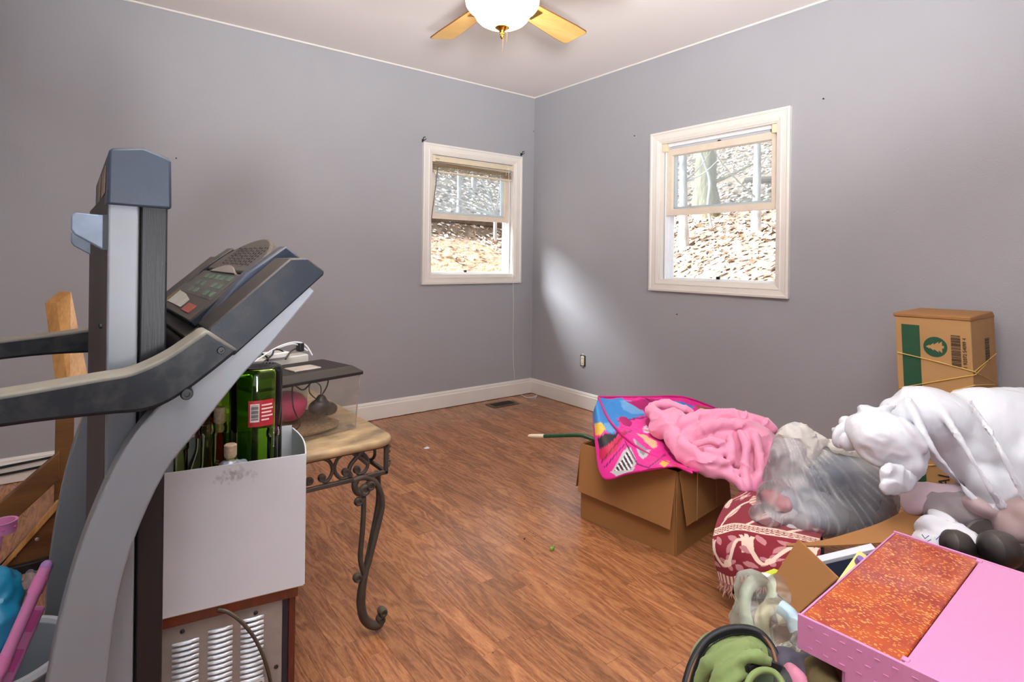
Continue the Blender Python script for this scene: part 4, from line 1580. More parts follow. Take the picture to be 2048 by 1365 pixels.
part('lid_door', tbx(0.10, 0.185, 0.05, 0.11, TH_ + 0.024, TH_ + 0.0285), mat('dusty_clear_door', rgb(168, 156, 146), 0.5), lid, bevel=0.002, label='grey hinged lid door')
part('foot_slot', MB().hexa([P(697, 857, Z=TZ + .0006), P(710, 853, Z=TZ + .0006), P(703, 848, Z=TZ + .0006), P(690, 851, Z=TZ + .0006)], [P(697, 857, Z=TZ + .0012), P(710, 853, Z=TZ + .0012), P(703, 848, Z=TZ + .0012), P(690, 851, Z=TZ + .0012)]), M_black, te, smooth=False)
pk = lump([(T(0.200, 0.085, 0.096), (0.070, 0.045, 0.040)), (T(0.18, 0.09, 0.085), (0.050, 0.042, 0.042))], 0.006, 6)
pk = pk
single('pink_heat_rock', pk, mat('magenta_plastic', rgb(190, 52, 104), 0.5, var=0.1, vs=20), 'rounded magenta hide inside the terrarium', 'hide')
plg = lump([(T(0.105, 0.05, 0.078), (0.034, 0.024, 0.024)), (T(0.072, 0.05, 0.066), (0.026, 0.02, 0.020)), (T(0.10, 0.05, 0.094), (0.018, 0.014, 0.022))], 0.004, 4)
pg_ = thing('pump', 'small black pump with looped cable inside the terrarium', 'pump', T(0.09, 0.07, 0.03))
part('pump_body', plg, M_black, pg_)
part('cable', MB().tube(spline([T(0.09, 0.07, 0.10), T(0.06, 0.08, 0.13), T(0.055, 0.09, 0.155), T(0.09, 0.10, 0.15), T(0.14, 0.08, 0.13), T(0.19, 0.05, 0.155), T(0.20, 0.03, 0.10), T(0.185, 0.02, 0.05), T(0.20, 0.03, 0.03)], 6), 0.0022, 6), M_black, pg_)
part('cable', MB().tube(spline([T(0.10, 0.07, 0.095), T(0.12, 0.08, 0.12), T(0.09, 0.12, 0.14), T(0.06, 0.12, 0.125), T(0.07, 0.10, 0.10), T(0.11, 0.07, 0.085)], 6), 0.0018, 6), M_black, pg_)
# power strip and cables behind the terrarium
ps = thing('power_strip', 'white power strip with tangled black and white cords behind the terrarium', 'power strip', T(0.12, 0.30, 0.12))
part('strip_body', tbx(0.03, 0.23, 0.235, 0.285, 0.0, 0.205), mat('ivory_box', rgb(200, 196, 190), 0.5), ps, bevel=0.004)
part('strip_lip', tbx(0.10, 0.17, 0.225, 0.275, 0.205, 0.222), mat('white_adapter', rgb(222, 218, 212), 0.45), ps, bevel=0.003)
part('plug', tbx(0.045, 0.062, 0.235, 0.26, 0.215, 0.243), M_black, ps, bevel=0.003)
for nm, m, L in (('black_cord', M_black, [(0.33, 0.18, 0.195), (0.29, 0.20, 0.225), (0.22, 0.22, 0.235), (0.18, 0.22, 0.215), (0.175, 0.23, 0.19)]),
                 ('black_cord', M_black, [(0.21, 0.2, 0.20), (0.17, 0.21, 0.22), (0.15, 0.23, 0.234), (0.12, 0.24, 0.225), (0.10, 0.24, 0.205)]),
                 ('black_cord', M_black, [(0.13, 0.20, 0.205), (0.10, 0.22, 0.224), (0.07, 0.235, 0.228), (0.052, 0.245, 0.225)]),
                 ('white_cord', M_tub, [(0.25, 0.19, 0.198), (0.20, 0.21, 0.220), (0.14, 0.23, 0.240), (0.08, 0.24, 0.248), (0.04, 0.24, 0.235), (0.02, 0.23, 0.20)]),
                 ('white_cord', M_tub, [(0.17, 0.24, 0.222), (0.12, 0.25, 0.236), (0.07, 0.25, 0.240), (0.03, 0.24, 0.215)])):
    part(nm, MB().tube(spline([T(*q) for q in L], 6), 0.0026, 6), m, ps)
# ------------------------------------------------------------------ helpers for the soft heap
RC = Matrix(((_r0[0], _f[0], 0), (_r0[1], _f[1], 0), (0, 0, 1)))     # ellipsoid axes: across, away, up


def E(px, py, D, rx, ry, rd, roll=0.0):
    """ellipsoid of rx by ry survey pixels at depth D, rd metres deep"""
    M = RC @ Matrix.Rotation(roll, 3, 'Y')
    return (P(px, py, D=D), (rx * D / FPX, rd, ry * D / FPX), M)


def inside(p, poly):
    x, y = p
    c = False
    j = len(poly) - 1
    for i in range(len(poly)):
        xi, yi = poly[i]
        xj, yj = poly[j]
        if (yi > y) != (yj > y) and x < (xj - xi) * (y - yi) / (yj - yi) + xi:
            c = not c
        j = i
    return c


def segd(p, a, b):
    ax, ay, bx_, by = a[0], a[1], b[0], b[1]
    dx, dy = bx_ - ax, by - ay
    t = max(0, min(1, ((p[0] - ax) * dx + (p[1] - ay) * dy) / (dx * dx + dy * dy + 1e-9)))
    return math.hypot(p[0] - ax - t * dx, p[1] - ay - t * dy)


def cat(a, t):
    """Catmull-Rom through a list of tuples at t in 0..1"""
    n = len(a) - 1
    x = min(max(t, 0), 1) * n
    i = min(int(x), n - 1)
    t = x - i
    p0, p1, p2, p3 = a[max(i - 1, 0)], a[i], a[i + 1], a[min(i + 2, n)]
    return tuple(0.5 * (2 * b + (c - a_) * t + (2 * a_ - 5 * b + 4 * c - d) * t * t + (3 * b - a_ - 3 * c + d) * t ** 3) for a_, b, c, d in zip(p0, p1, p2, p3))


def patch3(rows, u, v):
    """spline surface through rows of (px, py, depth)"""
    return cat([cat(r, u) for r in rows], v)


M_kraft = mat('kraft_cardboard', rgb(156, 108, 60), 0.75, var=0.06, vs=5, bump=0.12, bs=90, stretch=(1, 1, 0.3))
M_kraft2 = mat('kraft_cardboard_inside', rgb(150, 112, 78), 0.8, var=0.08, vs=9)
M_tape = clear('packing_tape', (0.93, 0.84, 0.70, 1), 0.9, 0.15, film=0.08, film_col=rgb(190, 150, 100))

# ------------------------------------------------------------------ big brown box
A_, B_ = Vector((1.734, 1.729, 0)), Vector((1.788, 1.292, 0))
e1 = (B_ - A_).normalized()
e2 = Vector((-e1.y, e1.x, 0))        # away to the right, along the shorter sides
LB, WB, HB = (B_ - A_).length, 0.40, 0.312


def Q(a, w, z, out=0.0):
    return A_ + e1 * a + e2 * (w - out) + uz * z


bbx = thing('cardboard_box', 'large brown cardboard box with flaps folded out under the pink bag', 'box', Q(LB / 2, WB / 2, 0))
t_ = 0.005


def board(nm, pts, th, m, par, bev=0.001, lab=None):
    """flat board through 4 points, thickened"""
    pts = [Vector(p) for p in pts]
    n = (pts[1] - pts[0]).cross(pts[-1] - pts[0]).normalized() * th
    return part(nm, MB().prism(pts, n), m, par, smooth=False, bevel=bev, label=lab)


board('side_wall', [Q(0, 0, 0), Q(LB, 0, 0), Q(LB, 0, HB), Q(0, 0, HB)], t_, M_kraft, bbx)
board('side_wall', [Q(0, WB, 0), Q(LB, WB, 0), Q(LB, WB, HB), Q(0, WB, HB)], -t_, M_kraft, bbx)
board('end_wall', [Q(LB, 0, 0), Q(LB, WB, 0), Q(LB, WB, HB), Q(LB, 0, HB)], t_, M_kraft, bbx)
board('end_wall', [Q(0, 0, 0), Q(0, WB, 0), Q(0, WB, HB), Q(0, 0, HB)], -t_, M_kraft, bbx)
board('box_floor', [Q(0, 0, 0.002), Q(LB, 0, 0.002), Q(LB, WB, 0.002), Q(0, WB, 0.002)], 0.004, M_kraft2, bbx)
f1 = board('flap', [Q(-0.006, -0.004, HB + 0.004), Q(LB + 0.004, -0.004, HB + 0.006), Q(LB - 0.004, -0.034, HB - 0.205), Q(0.004, -0.034, HB - 0.190)], 0.004, M_kraft, bbx)
f2 = board('flap', [Q(LB + 0.004, 0.01, HB + 0.002), Q(LB + 0.004, WB, HB + 0.004), Q(LB + 0.034, WB - 0.01, HB - 0.20), Q(LB + 0.028, 0.03, HB - 0.20)], -0.004, M_kraft, bbx)
f3 = board('flap', [Q(-0.004, 0.0, HB + 0.002), Q(-0.004, WB, HB + 0.004), Q(-0.030, WB, HB - 0.19), Q(-0.030, 0.0, HB - 0.19)], 0.004, M_kraft, bbx)
f4 = board('flap', [Q(0, WB + 0.003, HB + 0.002), Q(LB, WB + 0.003, HB + 0.002), Q(LB, WB + 0.03, HB - 0.19), Q(0, WB + 0.03, HB - 0.19)], -0.004, M_kraft, bbx)
crs = MB()
for w in (0.10, 0.26):
    crs.obox(Q(LB + 0.0345, w, HB - 0.10), e1, e2, uz, 0.0006, 0.0018, 0.10)
part('flap_crease', crs, mat('crease', rgb(188, 146, 100), 0.8), f2, smooth=False, kind='stuff')
board('tape_strip', [Q(LB + 0.0002, 0.02, 0.02), Q(LB + 0.0002, 0.02, HB), Q(LB + 0.0002, 0.07, HB), Q(LB + 0.0002, 0.07, 0.02)], 0.0008, M_tape, bbx, 0)

# green cane poking out of it
gp = thing('garden_cane', 'bent green metal cane with cream rubber tip poking out of the box', 'cane', P(1150, 874, D=2.44))
gpts = [P(1225, 893, D=2.36), P(1192, 881, D=2.40), P(1172, 874, D=2.42), P(1155, 871, D=2.44), P(1088, 873, D=2.52)]
part('shaft', MB().tube(spline(gpts, 4), 0.0085, 12), mat('green_enamel', rgb(22, 72, 44), 0.3, spec=0.6), gp)
ga, gb_ = P(1089, 873, D=2.52), P(1056, 872.5, D=2.55)
part('rubber_tip', MB().tube([ga.lerp(gb_, k) for k in (0, 0.05, 0.5, 0.8, 0.95, 1)], [0.0088, 0.0094, 0.0094, 0.0088, 0.0066, 0.003], 12), mat('cream_rubber', rgb(226, 206, 176), 0.6), gp)

# ------------------------------------------------------------------ printed pink sleeping bag over the box
PKH, PKD, BLU, LBL = rgb(222, 36, 142)[:3], rgb(172, 18, 104)[:3], rgb(52, 130, 200)[:3], rgb(104, 164, 214)[:3]
LNE, SIL, YEL, WHT, RED, BLKC = rgb(84, 14, 62)[:3], rgb(186, 184, 186)[:3], rgb(232, 186, 70)[:3], rgb(238, 228, 232)[:3], rgb(196, 24, 74)[:3], rgb(26, 22, 30)[:3]
PRN = [
    # (outline in print units, colour); later ones lie on top
    ([(1180, 790), (1206, 790), (1240, 852), (1226, 872), (1180, 846)], BLU),
    ([(1190, 849), (1202, 846), (1212, 858), (1202, 872), (1192, 872)], YEL),
    ([(1206, 848), (1218, 846), (1234, 858), (1224, 868), (1212, 862)], LBL),
    ([(1196, 880), (1210, 868), (1228, 870), (1240, 862), (1234, 874), (1216, 892), (1200, 900)], BLKC),
    ([(1199, 902), (1216, 892), (1238, 872), (1262, 852), (1230, 906), (1208, 922), (1200, 918)], RED),
    ([(1222, 946), (1253, 896), (1262, 897), (1274, 925), (1266, 944), (1240, 958)], SIL),
    ([(1228, 943), (1256, 903), (1268, 926), (1262, 940)], BLKC),
    ([(1262, 869), (1276, 872), (1304, 897), (1296, 912), (1286, 921), (1278, 914)], SIL),
    ([(1266, 872), (1276, 875), (1298, 897), (1287, 913), (1280, 908)], rgb(140, 140, 146)[:3]),
    ([(1318, 930), (1328, 922), (1340, 926), (1330, 936)], YEL),
    ([(1340, 936), (1350, 930), (1364, 938), (1352, 946)], RED),
    # the upper face
    ([(1206, 798), (1240, 798), (1286, 824), (1290, 832), (1248, 842), (1226, 838), (1214, 818)], BLU),
    ([(1238, 804), (1262, 804), (1286, 818), (1288, 830), (1262, 830), (1246, 822)], LBL),
    ([(1252, 806), (1300, 800), (1356, 806), (1300, 828), (1278, 820)], PKD),
    ([(1300, 806), (1345, 802), (1390, 814), (1370, 826), (1320, 818)], BLU),
    ([(1390, 812), (1420, 818), (1432, 826), (1400, 826)], rgb(150, 96, 66)[:3]),
    ([(1236, 846), (1290, 836), (1326, 866), (1330, 905), (1294, 902), (1262, 876)], rgb(228, 48, 150)[:3]),
    ([(1274, 870), (1286, 870), (1312, 886), (1314, 897), (1306, 900), (1288, 884)], rgb(238, 190, 150)[:3]),
    ([(1304, 858), (1312, 858), (1314, 868), (1306, 869)], rgb(120, 120, 126)[:3]),
]
LNS = [((1236, 846), (1262, 840)), ((1262, 840), (1292, 836)), ((1250, 884), (1275, 930)), ((1275, 930), (1300, 938)), ((1210, 935), (1250, 890)),
       ((1300, 935), (1330, 912)), ((1322, 872), (1330, 900)), ((1330, 900), (1350, 925)), ((1204, 925), (1240, 880)), ((1240, 880), (1262, 862)), ((1290, 800), (1340, 822))]


def sb_col(x, y, base):
    c = base
    for poly, k in PRN:
        if x > poly[0][0] - 60 and inside((x, y), poly):
            c = k
            if k is BLKC and y > 898 and 1224 < x < 1270 and ((x - 0.62 * y + 0.0) % 9) < 4:
                c = WHT
    for a, b in LNS:
        if segd((x, y), a, b) < 1.1:
            c = LNE
    d = math.hypot(x - 1294, y - 862)
    if 4.5 < d < 8 or (d < 3 and x > 1292):
        c = WHT
    return c


seam = [(1197, 796, 2.50), (1222, 846, 2.42), (1270, 892, 2.29), (1325, 922, 2.22), (1385, 945, 2.12)]
backs = [(1197, 796, 2.50), (1290, 796, 2.60), (1370, 797, 2.68), (1452, 828, 2.74)]
sbg = thing('sleeping_bag', 'pink and blue printed children sleeping bag draped over the brown box', 'sleeping bag', P(1300, 900, D=2.4))
nu, nv = 110, 110
tops = MB()


def top_px(u, v):
    s, b = cat(seam, v), cat(backs, u)
    p0 = seam[0]
    x = s[0] + (b[0] - p0[0]) * (1 - 0.35 * v)
    y = s[1] + (b[1] - p0[1]) * (1 - 0.3 * v)
    d = s[2] + (b[2] - p0[2])
    bl = math.sin(math.pi * min(1, u * 1.1)) * math.sin(math.pi * v) if u < 0.9 else 0
    return x, y - 7 * bl, d


def top_fn(u, v):
    x, y, d = top_px(u, v)
    p = P(x, y, D=d)
    return p + Vector((0, 0, 0.005 * nz(p, 14) + 0.003 * ridge(p, 30)))


tops.grid(nu, nv, top_fn, lambda u, v: sb_col(*top_px(u, v)[:2], PKH))
M_bagc = mat('printed_nylon', None, 0.5, paint=True, sheen=0.1, bump=0.15, bs=60, bd=0.003)
part('upper_face', tops, M_bagc, sbg, colors=True, solid=0.006)
low = [(1187, 826, 2.47), (1190, 872, 2.38), (1206, 955, 2.23), (1262, 946, 2.15), (1340, 934, 2.08), (1385, 947, 2.11)]
sid = MB()


def sid_px(u, v):
    a, b = cat(seam, u), cat(low, u)
    return tuple(a[i] + (b[i] - a[i]) * v for i in range(3))


def sid_fn(u, v):
    x, y, d = sid_px(u, v)
    p = P(x, y, D=d - 0.03 * math.sin(math.pi * v))
    return p + Vector((0, 0, 0.004 * nz(p, 18)))


sid.grid(120, 70, sid_fn, lambda u, v: sb_col(*sid_px(u, v)[:2], PKH))
part('side_face', sid, M_bagc, sbg, colors=True, solid=0.006)
M_pipe = mat('magenta_piping', rgb(190, 16, 112), 0.5)
part('piping', MB().tube([P(x, y, D=d - 0.008) for x, y, d in [cat(seam, k / 24) for k in range(25)]], 0.0055, 8), M_pipe, sbg)
part('piping', MB().tube([P(x, y - 1, D=d) for x, y, d in [cat(backs, k / 24) for k in range(25)]], 0.006, 8), M_pipe, sbg)
part('piping', MB().tube([P(x, y, D=d) for x, y, d in [cat(low[:5], k / 24) for k in range(25)]], 0.004, 8), M_pipe, sbg)
part('filling', lump([E(1240, 880, 2.48, 38, 50, 0.10), E(1330, 880, 2.52, 80, 50, 0.16), E(1400, 860, 2.62, 50, 35, 0.10)], 0.02, 4), mat('magenta_lining', rgb(170, 20, 100), 0.6), sbg)

# ------------------------------------------------------------------ pink sheer fabric bundle
pkb = [E(1335, 848, 2.38, 42, 24, 0.06, -0.5), E(1430, 880, 2.32, 72, 40, 0.10), E(1490, 885, 2.31, 58, 40, 0.11), E(1420, 918, 2.25, 50, 26, 0.08), E(1490, 935, 2.24, 42, 38, 0.08), E(1502, 965, 2.14, 26, 20, 0.05)]
for L_, r_ in (([(1300, 820, 2.44), (1332, 850, 2.36), (1350, 885, 2.28), (1376, 914, 2.20), (1418, 938, 2.15), (1468, 948, 2.13)], 17),
               ([(1342, 868, 2.34), (1366, 848, 2.34), (1410, 836, 2.36), (1466, 835, 2.38), (1515, 846, 2.38), (1548, 860, 2.36)], 15),
               ([(1392, 872, 2.26), (1425, 852, 2.26), (1475, 850, 2.27), (1526, 868, 2.28)], 11),
               ([(1360, 876, 2.25), (1372, 898, 2.20), (1410, 920, 2.15), (1452, 926, 2.13)], 11),
               ([(1392, 888, 2.20), (1424, 880, 2.18), (1448, 896, 2.18), (1440, 916, 2.17)], 8),
               ([(1412, 900, 2.17), (1434, 908, 2.16), (1464, 900, 2.17)], 8),
               ([(1458, 872, 2.22), (1464, 900, 2.17), (1456, 930, 2.14)], 7),
               ([(1480, 866, 2.23), (1492, 898, 2.17), (1490, 940, 2.12), (1496, 978, 2.08)], 9),
               ([(1506, 864, 2.24), (1518, 904, 2.17), (1520, 948, 2.12), (1507, 986, 2.08)], 10),
               ([(1530, 868, 2.28), (1544, 900, 2.22), (1536, 950, 2.17), (1520, 978, 2.12)], 9),
               ([(1302, 812, 2.46), (1335, 808, 2.48), (1385, 826, 2.44)], 8), ([(1300, 836, 2.40), (1332, 838, 2.38), (1372, 846, 2.36)], 8),
               ([(1440, 944, 2.13), (1470, 960, 2.10), (1490, 985, 2.07)], 8)):
    pkb += roll(L_, r_)
pc0 = P(1440, 885, D=2.2)


def pk_disp(p, n):
    q = RC.transposed() @ (p - pc0)
    a = math.atan2(q.z, q.x)
    rr_ = math.hypot(q.x, q.z)
    sw = 1 - abs(math.sin(a * 2.0 + rr_ * 22 + 1.6 * nz(p, 7, 4)))
    return 0.005 * sw ** 3 * min(1, rr_ * 9) + 0.008 * (ridge(p, 8, 1) - 0.5) + 0.006 * ridge(p, 16, 5) ** 3


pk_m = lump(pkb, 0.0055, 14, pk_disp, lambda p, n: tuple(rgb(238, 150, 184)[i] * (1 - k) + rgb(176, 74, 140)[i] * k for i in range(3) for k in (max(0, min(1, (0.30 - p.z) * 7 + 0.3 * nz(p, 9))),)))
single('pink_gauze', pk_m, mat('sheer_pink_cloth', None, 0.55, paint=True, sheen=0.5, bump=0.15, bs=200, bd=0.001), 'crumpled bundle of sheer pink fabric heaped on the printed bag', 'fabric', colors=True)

# ------------------------------------------------------------------ red woven throw over a low crate
crate = MB()
c0 = P(1500, 1120, D=1.95)
cq = [P(1462, 1000, D=1.88), P(1650, 1000, D=1.80), P(1640, 1000, D=2.06), P(1480, 1000, D=2.14)]
crate.hexa([Vector((q.x, q.y, 0.0)) for q in cq], [Vector((q.x, q.y, 0.19)) for q in cq])
single('dark_crate', crate, mat('dark_fibreboard', rgb(40, 34, 34), 0.7), 'low dark crate hidden under the red patterned throw', 'crate', bevel=0.004)
rows = [[(1482, 984, 2.06), (1530, 982, 2.10), (1610, 998, 2.12), (1700, 1030, 2.05)],
        [(1446, 1018, 1.95), (1492, 1008, 1.97), (1570, 1026, 1.95), (1660, 1056, 1.88)],
        [(1428, 1060, 1.83), (1470, 1052, 1.84), (1540, 1060, 1.81), (1640, 1082, 1.74)],
        [(1425, 1092, 1.80), (1470, 1086, 1.79), (1545, 1092, 1.75), (1640, 1106, 1.68)],
        [(1432, 1132, 1.79), (1476, 1136, 1.76), (1540, 1130, 1.71), (1625, 1126, 1.64)],
        [(1440, 1166, 1.79), (1478, 1166, 1.76), (1540, 1158, 1.70), (1610, 1148, 1.63)]]
MAR, CRM, ROS = rgb(126, 16, 36)[:3], rgb(232, 206, 188)[:3], rgb(186, 124, 128)[:3]


def flower(x, y, cx, cy, s):
    d, a = math.hypot(x - cx, y - cy), math.atan2(y - cy, x - cx)
    r = s * (0.72 + 0.28 * math.cos(5 * a + 0.6))
    if d < s * 0.18:
        return ROS
    if d < s * 0.42:
        return CRM
    return ROS if d < r else None


def leaf_(x, y, cx, cy, L, W, an):
    dx, dy = x - cx, y - cy
    u, v = dx * math.cos(an) + dy * math.sin(an), -dx * math.sin(an) + dy * math.cos(an)
    return abs(u) < L and abs(v) < W * (1 - (u / L) ** 2)


def tulip(x, y, cx, cy, s):
    dx, dy = (x - cx) / s, (y - cy) / s
    if abs(dy) > 1.1:
        return None
    for k in (-1, 0, 1):
        e = dx - k * (0.20 + 0.34 * max(0, -dy) ** 1.6)
        if abs(e) < 0.15 * (1.25 + dy * 0.4) and dy > -1 + 0.2 * abs(k):
            return CRM
    if math.hypot(dx, dy - 0.55) < 0.42:
        return CRM if math.hypot(dx, dy - 0.45) > 0.25 else ROS
    return None


def throw_col(u, v):
    x = u * 128.0 + 4
    c = MAR
    if v > 0.885:
        return CRM if (x % 6.4) < 3.6 else rgb(150, 60, 66)[:3]
    if v > 0.47:
        t = (v - 0.47) / 0.415
        y = t * 78
        wy = 40 + 19 * math.sin(x / 58 * 2 * math.pi - 1.1)
        slope = 19 * 2 * math.pi / 58 * math.cos(x / 58 * 2 * math.pi - 1.1)
        if abs(y - wy) < 2.9 * math.sqrt(1 + slope * slope):
            return CRM
        for k in range(-1, 4):
            b = k * 58
            f = flower(x, y, b + 31, 54, 14)
            if f:
                return f
            tl = tulip(x, y, b + 5, 24, 17)
            if tl:
                return tl
            for cx, cy, an in ((b + 20, 14, 1.3), (b + 44, 16, 0.8), (b + 50, 66, 0.9), (b + 8, 62, 0.4), (b + 38, 30, 2.2), (b + 62, 38, 0.5)):
                if leaf_(x, y, cx, cy, 11, 5, an):
                    return ROS
        return c
    if v > 0.385:
        a = (x * 0.9 + (v - 0.385) * 420) % 9
        b = (x * 0.9 - (v - 0.385) * 420) % 9
        edge = v < 0.398 or v > 0.458
        return CRM if edge or a < 2.6 or b < 2.6 else MAR
    y = v / 0.385 * 70
    for k in range(-1, 5):
        b = k * 42
        f = flower(x, y, b + 30, 20, 10)
        if f:
            return f
        if leaf_(x, y, b + 12, 30, 15, 6, 0.8) or leaf_(x, y, b + 34, 52, 13, 5, -0.7):
            return CRM if (x + y) % 9 < 6 else ROS
        if abs((x - b) + (y - 40) * 0.7) < 2:
            return CRM
    return c


th = thing('woven_throw', 'maroon and cream floral woven throw with fringed hem draped over a low crate', 'blanket', P(1460, 1166, D=1.79))
tw = MB()


def throw_fn(u, v):
    x, y, d = patch3(rows, u, v)
    p = P(x, y, D=d)
    w = 0.012 * math.sin(u * 16 + 1.2) * max(0, v - 0.35) + 0.008 * nz(p, 9)
    return p + Vector((_f[0] * w, _f[1] * w, 0.4 * w))


tw.grid(240, 170, throw_fn, throw_col)
part('weave', tw, mat('woven_cotton', None, 0.85, paint=True, bump=0.4, bs=350, sheen=0.2, bd=0.0015), th, colors=True, solid=0.004)
fr_ = MB()
rf = random.Random(8)
for k in range(46):
    u = k / 45 * 0.72
    a = Vector(throw_fn(u, 1.0))
    l = rf.uniform(0.026, 0.044)
    fr_.tube([a, a + Vector((rf.uniform(-.006, .006), rf.uniform(-.006, .006), -l * .5)), a + Vector((rf.uniform(-.014, .014), rf.uniform(-.012, .012), -l))], [0.0024, 0.0018, 0.0008], 4)
part('fringe', fr_, mat('fringe_yarn', rgb(196, 150, 144), 0.9, var=0.5, vs=60), th, kind='stuff', label='maroon and cream fringe')

# ------------------------------------------------------------------ clear sack of clothes
M_sack = clear('clear_sack', (0.95, 0.95, 0.96, 1), 0.95, 0.12, film=0.32, film_col=rgb(238, 238, 240), painted=True, bump=0.5, bs=22)


sk_b = [E(1640, 975, 1.98, 108, 78, 0.16), E(1712, 985, 1.95, 76, 76, 0.14), E(1660, 1020, 1.90, 112, 50, 0.14), E(1565, 1010, 1.92, 46, 52, 0.10), E(1580, 930, 2.0, 40, 70, 0.09), E(1594, 886, 2.02, 36, 40, 0.06), E(1745, 1000, 1.92, 42, 62, 0.10), E(1530, 1035, 1.88, 34, 26, 0.07)]
csk = thing('clear_sack', 'clear plastic sack full of grey and blue clothes on the red throw', 'bag', P(1650, 1070, D=1.9))


def sk_fold(p):
    q = RC.transposed() @ (p - P(1590, 885, D=1.95))
    an = math.atan2(q.x + 0.03, -q.z + 0.10)
    rr_ = math.hypot(q.x, q.z)
    k = abs(math.sin(an * 13 + 2.6 * nz(p, 5) + rr_ * 2))
    k2 = abs(math.sin(an * 37 + 4 * nz(p, 5, 4) + rr_ * 3))
    return (1 - k) ** 3 * max(0, min(1, 0.5 + 1.6 * nz(p, 8, 6))), (1 - k2) ** 3 * max(0, min(1, 0.5 + 1.8 * nz(p, 12, 2)))


def sk_disp(p, n):
    a, b = sk_fold(p)
    return 0.003 * a + 0.0015 * b + 0.012 * (ridge(p, 6, 3) - 0.5)


def sk_tint(p, n):
    a, b = sk_fold(p)
    t = 0.24 + 0.42 * a + 0.36 * b + 0.30 * max(0, nz(p, 6, 5)) + max(0, (p.z - 0.42)) * 3.0
    t = min(0.85, t)
    return (t, t, t)


part('film', lump(sk_b, 0.0065, 6, sk_disp, sk_tint), M_sack, csk, colors=True)
kn = [E(1592, 876, 2.0, 34, 26, 0.05), E(1614, 905, 1.97, 26, 30, 0.04, 0.3), E(1600, 925, 1.95, 18, 24, 0.03), E(1640, 915, 1.97, 44, 12, 0.03, 0.35), E(1700, 897, 1.98, 46, 9, 0.05, 0.1), E(1632, 880, 2.02, 18, 15, 0.04)]
part('gathered_top', lump(kn, 0.006, 3, lambda p, n: 0.012 * ridge(p, 18, 2) - 0.006 + 0.006 * ridge(p, 40, 4)), clear('white_film', (0.95, 0.93, 0.90, 1), 0.9, 0.2, film=0.86, film_col=rgb(252, 249, 244), bump=0.5, bs=30), csk, label='gathered whitish neck')
CL = [((66, 76, 98), [(1665, 960, 2.0, 70, 42)]), ((92, 100, 116), [(1715, 1010, 1.97, 52, 48), (1690, 990, 1.97, 50, 40)]), ((150, 156, 168), [(1625, 1020, 1.95, 62, 36)]), ((168, 70, 84), [(1552, 1000, 1.97, 22, 14)]),
      ((206, 204, 206), [(1575, 1040, 1.93, 34, 24), (1585, 960, 2.03, 24, 34)]), ((88, 100, 130), [(1620, 960, 2.02, 40, 38)]), ((196, 104, 130), [(1604, 1052, 1.90, 12, 10)]), ((122, 110, 112), [(1745, 1020, 1.95, 30, 36)])]
for i, (c_, L) in enumerate(CL):
    lm_ = lump([E(x, y, d - 0.03, rx * 1.18, ry * 1.15, 0.085) for x, y, d, rx, ry in L], 0.010, 3, lambda p, n: 0.014 * ridge(p, 9, i) - 0.005)
    part('garment', lm_, mat('garment_cloth', rgb(*c_), 0.85, var=0.2, vs=10), csk)

# ------------------------------------------------------------------ tall tree carton by the wall
tbx_ = thing('tree_carton', 'tall brown carton with green stripe and tree emblem standing by the wall', 'box', (2.78, 0.74, 0))
XF_, YR_, YL_, XB_, HT = 2.630, 0.621, 0.866, 2.955, 0.900
sh = math.tan(math.radians(2.9))


def C(y, z, x=None):
    """front-face point: y measured at the top edge; the carton leans a little"""
    return Vector((XF_ if x is None else x, y - (HT - z) * sh, z))


def cquad(nm, ya, yb, za, zb, m, off=0.0006, par=None, kind=None):
    q = [C(ya, za, XF_ - off), C(yb, za, XF_ - off), C(yb, zb, XF_ - off), C(ya, zb, XF_ - off)]
    return part(nm, MB().prism(q, (-0.0004, 0, 0)), m, par or tbx_, smooth=False, kind=kind)


bd_ = MB().hexa([C(YR_, 0), C(YL_, 0), C(YL_, 0, XB_), C(YR_, 0, XB_)], [C(YR_, HT), C(YL_, HT), C(YL_, HT, XB_), C(YR_, HT, XB_)])
part('carton_body', bd_, mat('tan_cardboard', rgb(176, 134, 84), 0.75, var=0.08, vs=7, bump=0.15, bs=120, stretch=(1, 0.2, 1)), tbx_, bevel=0.004)
W_ = YL_ - YR_
fy = lambda t: YL_ - t * W_              # fraction from the carton's far edge
M_gpr = mat('green_print', rgb(28, 76, 48), 0.7, var=0.06, vs=30)
M_kpr = mat('black_print', rgb(34, 28, 24), 0.7)
M_kr3 = mat('tan_print', rgb(176, 134, 84), 0.75)
gs = cquad('green_stripe', fy(0.34), fy(0.09), 0.04, 0.860, M_gpr)
# emblem
em_c = C(fy(0.54), 0.782, XF_ - 0.0006)
yd, zd = Vector((0, -math.cos(math.radians(2.9)), 0)), Vector((0, sh, 1)).normalized()
yd = Vector((0, -zd.z, zd.y))
dsc = [em_c + yd * 0.0385 * math.cos(a) + zd * 0.0385 * math.sin(a) for a in [k * math.pi / 16 for k in range(32)]]
em = part('emblem', MB().prism(dsc, (-0.0005, 0, 0)), M_gpr, tbx_, smooth=False, label='round green emblem with a tree')
tr_pts = [(-0.030, 0), (-0.018, 0.008), (-0.018, 0.004), (-0.004, 0.015), (-0.005, 0.008), (0.012, 0.021), (0.010, 0.012), (0.022, 0.022), (0.022, 0.006), (0.028, 0.006), (0.028, -0.004), (0.022, -0.004), (0.022, -0.022), (0.010, -0.012), (0.012, -0.021), (-0.005, -0.008), (-0.004, -0.015), (-0.018, -0.004), (-0.018, -0.008)]
part('emblem_tree', MB().prism([em_c + Vector((-0.0007, 0, 0)) + yd * a + zd * b for a, b in tr_pts], (-0.0004, 0, 0)), M_kr3, em, smooth=False)
bc = MB()
rbc = random.Random(6)
z = 0.716
